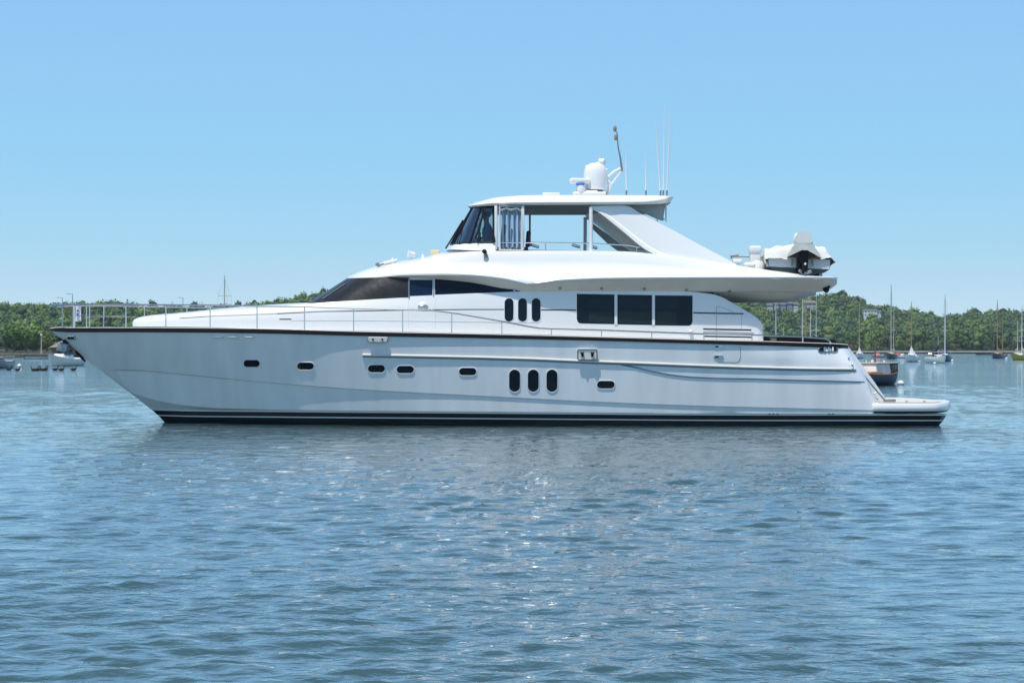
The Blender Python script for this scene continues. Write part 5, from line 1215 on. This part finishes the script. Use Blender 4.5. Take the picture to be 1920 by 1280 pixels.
# ============================================================ things carried by the yacht
fg = empty('flag', P(146, 602, 2.6), 'small white flag with blue and black marks hanging on the bow staff', 'flag')
V = []
for r_i in range(9):
    for c_i in range(6):
        px_ = 138.5 + 13.5 * c_i / 5; py_ = 573.5 + 28.5 * r_i / 8 + .5 * math.sin(c_i)
        V.append(P(px_, py_, 2.6 + .025 * math.sin(c_i * 1.5 + r_i * .3)))
ff = [(r_i * 6 + c_i, r_i * 6 + c_i + 1, r_i * 6 + c_i + 7, r_i * 6 + c_i + 6) for r_i in range(8) for c_i in range(5)]
mk('cloth', V, ff, mat('white flag cloth', (.72, .74, .80), .8), fg)
def blob(pts, y=2.56): return [P(a, b, y) for a, b in pts]
MB().prism(blob([(143.6, 582.2), (145, 580.2), (147, 581.6), (147.4, 583.8), (145.6, 583), (144.2, 584.6)]), (0, .008, 0)).build('emblem', M['navy'], fg, smooth=False)
MB().prism(blob([(142.4, 588), (144, 586.8), (145.2, 587.8), (147.3, 587.2), (148, 590), (146.6, 592), (144, 591.4), (143.4, 589.6)]), (0, .008, 0)).build('emblem', M['blue'], fg, smooth=False)

# person at the wheel
def person():
    k = .0149; cx, cy = 914, 1.55    # column, world Y
    zf = P(0, 482, 1.55).z
    def q(px_, py_, dy=0): return P(px_, py_, cy + dy)
    root = empty('person', q(914, 480), 'person in a blue shirt standing at the wheel, seen through the flybridge side glass', 'person')
    h0 = q(914, 463).z
    J = {'pelvis': (q(915, 466), .15), 'waist': (q(915, 452), .135), 'chest': (q(914, 436), .165), 'neckb': (q(913.5, 421.5), .085), 'neck': (q(912.5, 417), .058), 'head1': (q(911.5, 411), .082), 'head2': (q(911.5, 404), .098), 'head3': (q(912, 399.5), .06),
         'nose': (q(906.2, 409), .018),
         'shl': (q(914.5, 425, -.19), .062), 'ell': (q(915, 443, -.24), .046), 'wrl': (q(902, 448, -.18), .032), 'hal': (q(898, 447.5, -.16), .036),
         'shr': (q(914.5, 425, .19), .062), 'elr': (q(912, 443, .24), .046), 'wrr': (q(901, 447, .18), .032), 'har': (q(897, 446.5, .16), .036),
         'hipl': (q(915, 470, -.1), .095), 'knl': (q(914, 490, -.1), .07), 'anl': (q(916, 512, -.1), .045), 'tol': (q(909, 515, -.1), .04),
         'hipr': (q(915, 470, .1), .095), 'knr': (q(914, 490, .1), .07), 'anr': (q(916, 512, .1), .045), 'tor': (q(909, 515, .1), .04)}
    Ed = [('pelvis', 'waist'), ('waist', 'chest'), ('chest', 'neckb'), ('neckb', 'neck'), ('neck', 'head1'), ('head1', 'head2'), ('head2', 'head3'), ('head1', 'nose'), ('neckb', 'shl'), ('shl', 'ell'), ('ell', 'wrl'), ('wrl', 'hal'), ('neckb', 'shr'), ('shr', 'elr'), ('elr', 'wrr'), ('wrr', 'har'),
          ('pelvis', 'hipl'), ('hipl', 'knl'), ('knl', 'anl'), ('anl', 'tol'), ('pelvis', 'hipr'), ('hipr', 'knr'), ('knr', 'anr'), ('anr', 'tor')]
    def skin(name, keys, eds, mt, grow=0, lvl=2):
        ks = list(keys); o0 = wloc(root); me = bpy.data.meshes.new(name)
        me.from_pydata([tuple(J[a][0] - o0) for a in ks], [(ks.index(a), ks.index(b)) for a, b in eds if a in ks and b in ks], [])
        o = bpy.data.objects.new(name, me); COL.objects.link(o); o.parent = root
        md = o.modifiers.new('skin', 'SKIN'); md.use_smooth_shade = True
        for i, a in enumerate(ks): r_ = J[a][1] + grow; me.skin_vertices[0].data[i].radius = (r_, r_)
        me.skin_vertices[0].data[0].use_root = True
        s_ = o.modifiers.new('sub', 'SUBSURF'); s_.levels = lvl; s_.render_levels = lvl
        me.materials.append(mt); return o
    skin('body', J.keys(), Ed, mat('tanned skin', (.20, .11, .075), .6))
    skin('shirt', ['waist', 'chest', 'neckb', 'shl', 'ell', 'shr', 'elr', 'pelvis'], Ed, mat('blue shirt', (.015, .14, .28), .85, bump=.4, bscale=12), .018)
    skin('trousers', ['pelvis', 'hipl', 'knl', 'anl', 'hipr', 'knr', 'anr'], Ed, mat('dark trousers', (.03, .035, .05), .85), .015)
    MB().ball(q(913.2, 402.5), .112, 3, sq=(1.05, .95, .78)).build('hair', mat('dark hair', (.02, .016, .012), .7), root)
    for s in (-1, 1): 
        for j in range(4): a = q(898, 446.5 + j * .9, s * .16); MB().tube([a, a + Vector((-.045, 0, .005)), a + Vector((-.055, 0, -.03))], [.011, .010, .008], 6).build('finger', mat('hand skin', (.22, .12, .08), .6), root)
        MB().tube([q(899.5, 446, s * .13), q(897, 444.5, s * .11)], [.013, .010], 6).build('thumb', M['brass'] if 0 else mat('hand skin', (.22, .12, .08), .6), root)
person()
def chair(px_, y_, ytop, label):
    r = empty('helm_chair', P(px_, 482, y_), label, 'chair', 'helm chairs on the flybridge')
    zt = P(px_, ytop, y_).z; zs = P(px_, 468, y_).z; x = P(px_, 482, y_).x; zf = P(px_, 484, y_).z
    m = mat('dark blue leather', (.012, .02, .04), .5)
    MB().box((x + .05, y_, (zs + zt) / 2 + .05), (.13, .5, zt - zs - .05), ry=.08, bev=.05).build('backrest', m, r)
    MB().box((x - .2, y_, zs), (.5, .52, .13), bev=.05).build('seat', m, r)
    MB().tube([(x - .2, y_, zf), (x - .2, y_, zs)], .05, 8).build('pedestal', M['steel'], r)
chair(940.5, 1.35, 422, 'dark navy helm chair back just behind the person, partly behind the curtain strips')
chair(953, 2.3, 431, 'second dark helm chair, in the middle of the curtained doorway')
chair(987, 1.9, 435, 'small dark seat back standing just aft of the white door frame')
# helm console
cs = MB().box(P(896, 466, 2.6), (.4, 1.5, .45), ry=.25, bev=.06).build('helm_console', M['gel'], Yt)
MB().tube([P(899, 449, 1.7) + Vector((.03 * math.cos(a), .19 * math.sin(a), .19 * math.cos(a))) for a in np.linspace(0, 5.9, 16)], .015, 6, closed=True).build('steering_wheel', M['black'], cs)

# crane and tender on the aft top deck
cr = empty('davit_crane', P(1416, 502, 1.3), 'stubby white crane pedestal between the arch and the covered tender', 'crane')
MB().box(P(1415.5, 468, 1.3), (.33, .40, .20), bev=.05).build('head', M['gel'], cr)
MB().box(P(1415.5, 482, 1.3), (.28, .34, .30), bev=.03).build('column', M['white2'], cr)
MB().lathe([(.22, -.2), (.22, .04), (.17, .12)], P(1418, 496, 1.3), 20).build('base', M['white2'], cr)
MB().tube([P(1405, 481, 1.3), P(1372, 481, 1.3)], .025, 7).tube([P(1385, 478, 1.3), P(1370, 480, 1.3), P(1372, 485, 1.3)], .03, 6).build('arm', M['dsteel'], cr)
MB().box(B(1382, 491, 1.7), (.26, .3, .14), bev=.04).box(B(1405, 497, 1.8), (.3, .3, .14), bev=.05).build('deck_cushion', M['canvas'], Yt)
def tender():
    root = empty('tender', P(1500, 520, .8), 'cream covered tender boat stowed crosswise on the aft upper deck', 'dinghy')
    Y0, Y1 = .75, 4.3
    # hull as sections from the stern (facing the camera) to the bow
    def sec(t):
        y = Y0 + (Y1 - Y0) * t; k = (1 - .08 * t) if t < .5 else (.96 * (1 - ((t - .5) / .5) ** 2.4) + .02); lift = .30 * max(0, t - .35) ** 1.3
        pts = [(-.96, .46), (-.90, .40), (-.85, .16), (-.70, .06), (-.30, -.02), (0, -.08), (.30, -.02), (.70, .06), (.85, .16), (.90, .40), (.96, .46)]
        c = P(1498, 513, .75)
        tilt = -.05
        return [Vector((c.x + a * k, y, c.z + b + lift * (1 - b) + a * tilt)) for a, b in pts]
    G = [sec(t) for t in (0, .12, .3, .5, .65, .8, .92, 1)]
    A = refine(G, 1, 3); V, Fc = gridmesh(A); C_ = A.shape[1]
    mi = []
    R_ = A.shape[0]
    for r in range(R_ - 1):
        for c_ in range(C_ - 1): mi.append(1 if 2 <= c_ < C_ - 3 else 0)
    Fc.append(tuple(range(C_))); mi.append(1)
    mk('hull', V, Fc, [M['canvasg'], M['green']], root, mi=mi, recalc=True, angle=30)
    c = P(1498, 513, .75)
    MB().prism([Vector((c.x + a, Y0 - .03, c.z + b - a * .05)) for a, b in ((-.84, .16), (-.85, .42), (.86, .42), (.84, .16))], (0, .03, 0)).build('transom', mat('transom white', (.60, .62, .62), .5), root, smooth=False)
    # cover
    ys = [Y0 - .10, Y0 + .05, Y0 + .6, Y0 + 1.4, Y0 + 2.2, Y0 + 3.0, Y1 - .05]
    pr = [(1437, 494), (1433, 482), (1434, 466), (1441, 468), (1455, 460), (1470, 461), (1490, 458), (1510, 458), (1530, 462), (1544, 463), (1555, 476), (1562, 484), (1566, 489), (1558, 497)]
    rows = []
    for i, y in enumerate(ys):
        k = 1 - (i / 6.0) ** 2.6 * .8; row = []
        for j, (a, b) in enumerate(pr):
            p = P(a, b, Y0); wob = .02 * math.sin(j * 2.1 + i * 1.7); zl = P(0, 490, Y0).z
            if i == 0: p.z = min(p.z, P(0, 483, Y0).z) - .03
            row.append(Vector((c.x + (p.x - c.x) * k, y, zl + (p.z - zl) * (1 - .25 * (i / 6.0) ** 2) + wob)))
        rows.append(row)
    A = refine(rows, 3, 3); V, Fc = gridmesh(A)
    for i_, v in enumerate(V): V[i_] = (v[0], v[1], v[2] + .012 * math.sin(v[0] * 19 + v[1] * 7) + .01 * math.sin(v[0] * 41 - v[1] * 13))
    mk('cover', V, Fc, M['canvas'], root, angle=60)
    # outboard under its own cover
    ob = MB().prism([P(x, y, Y0 - .42) for x, y in ((1491, 446), (1496, 436), (1503, 433.5), (1517, 434), (1522, 440), (1523, 452), (1521, 456), (1494, 456))], (0, .5, 0)).build('motor_cover', M['canvas'], root, angle=50)
    flap = [(1495, 450), (1521, 450), (1530, 466), (1542.5, 485), (1514, 469), (1503, 469), (1474.5, 482.5), (1486, 463)]
    MB().prism([P(x, y, Y0 - .45 + (.12 if y < 452 else -.06 if y < 472 else .10)) for x, y in flap], (0, .03, 0)).build('cover_skirt', M['canvasg'], root, angle=20)
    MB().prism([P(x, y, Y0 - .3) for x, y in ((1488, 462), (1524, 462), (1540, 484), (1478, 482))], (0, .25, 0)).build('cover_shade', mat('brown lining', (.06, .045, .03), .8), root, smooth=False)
    MB().box(P(1506, 480, Y0 - .25), (.22, .26, .34), bev=.05).box(P(1498, 492, Y0 - .15), (.13, .2, .42), bev=.03).build('outboard_leg', M['black'], root)
    MB().tube([P(1509, 485, Y0 - .3), P(1509, 503, Y0 - .34), P(1506, 513, Y0 - .36)], [.11, .085, .05], 10).build('outboard_shaft', M['black'], root)
    pc = P(1509, 512, Y0 - .34); pm = MB()
    for i in range(3):
        a = i * 2.094 + .4; pm.box(pc + Vector((.12 * math.cos(a), 0, .06 * math.sin(a))), (.17, .03, .09), ry=-a, rx=.5, bev=.01)
    pm.tube([pc + Vector((0, -.1, 0)), pc + Vector((0, .12, 0))], [.03, .05], 8); pm.build('propeller', M['dsteel'], root)
    MB().ball(P(1510, 495, Y0 - .42), .035, 2).build('reflector', M['white2'], root)
    for x in (1485, 1524): MB().box(P(x, 491, Y0 - .06), (.035, .05, .22)).build('transom_bracket', M['dsteel'], root, smooth=False)
    for x in (1462, 1530): MB().box(P(x, 517, Y0 + .8), (.1, 1.6, .10), bev=.02).build('chock', M['dsteel'], root)
tender()
if HAZE: haze()
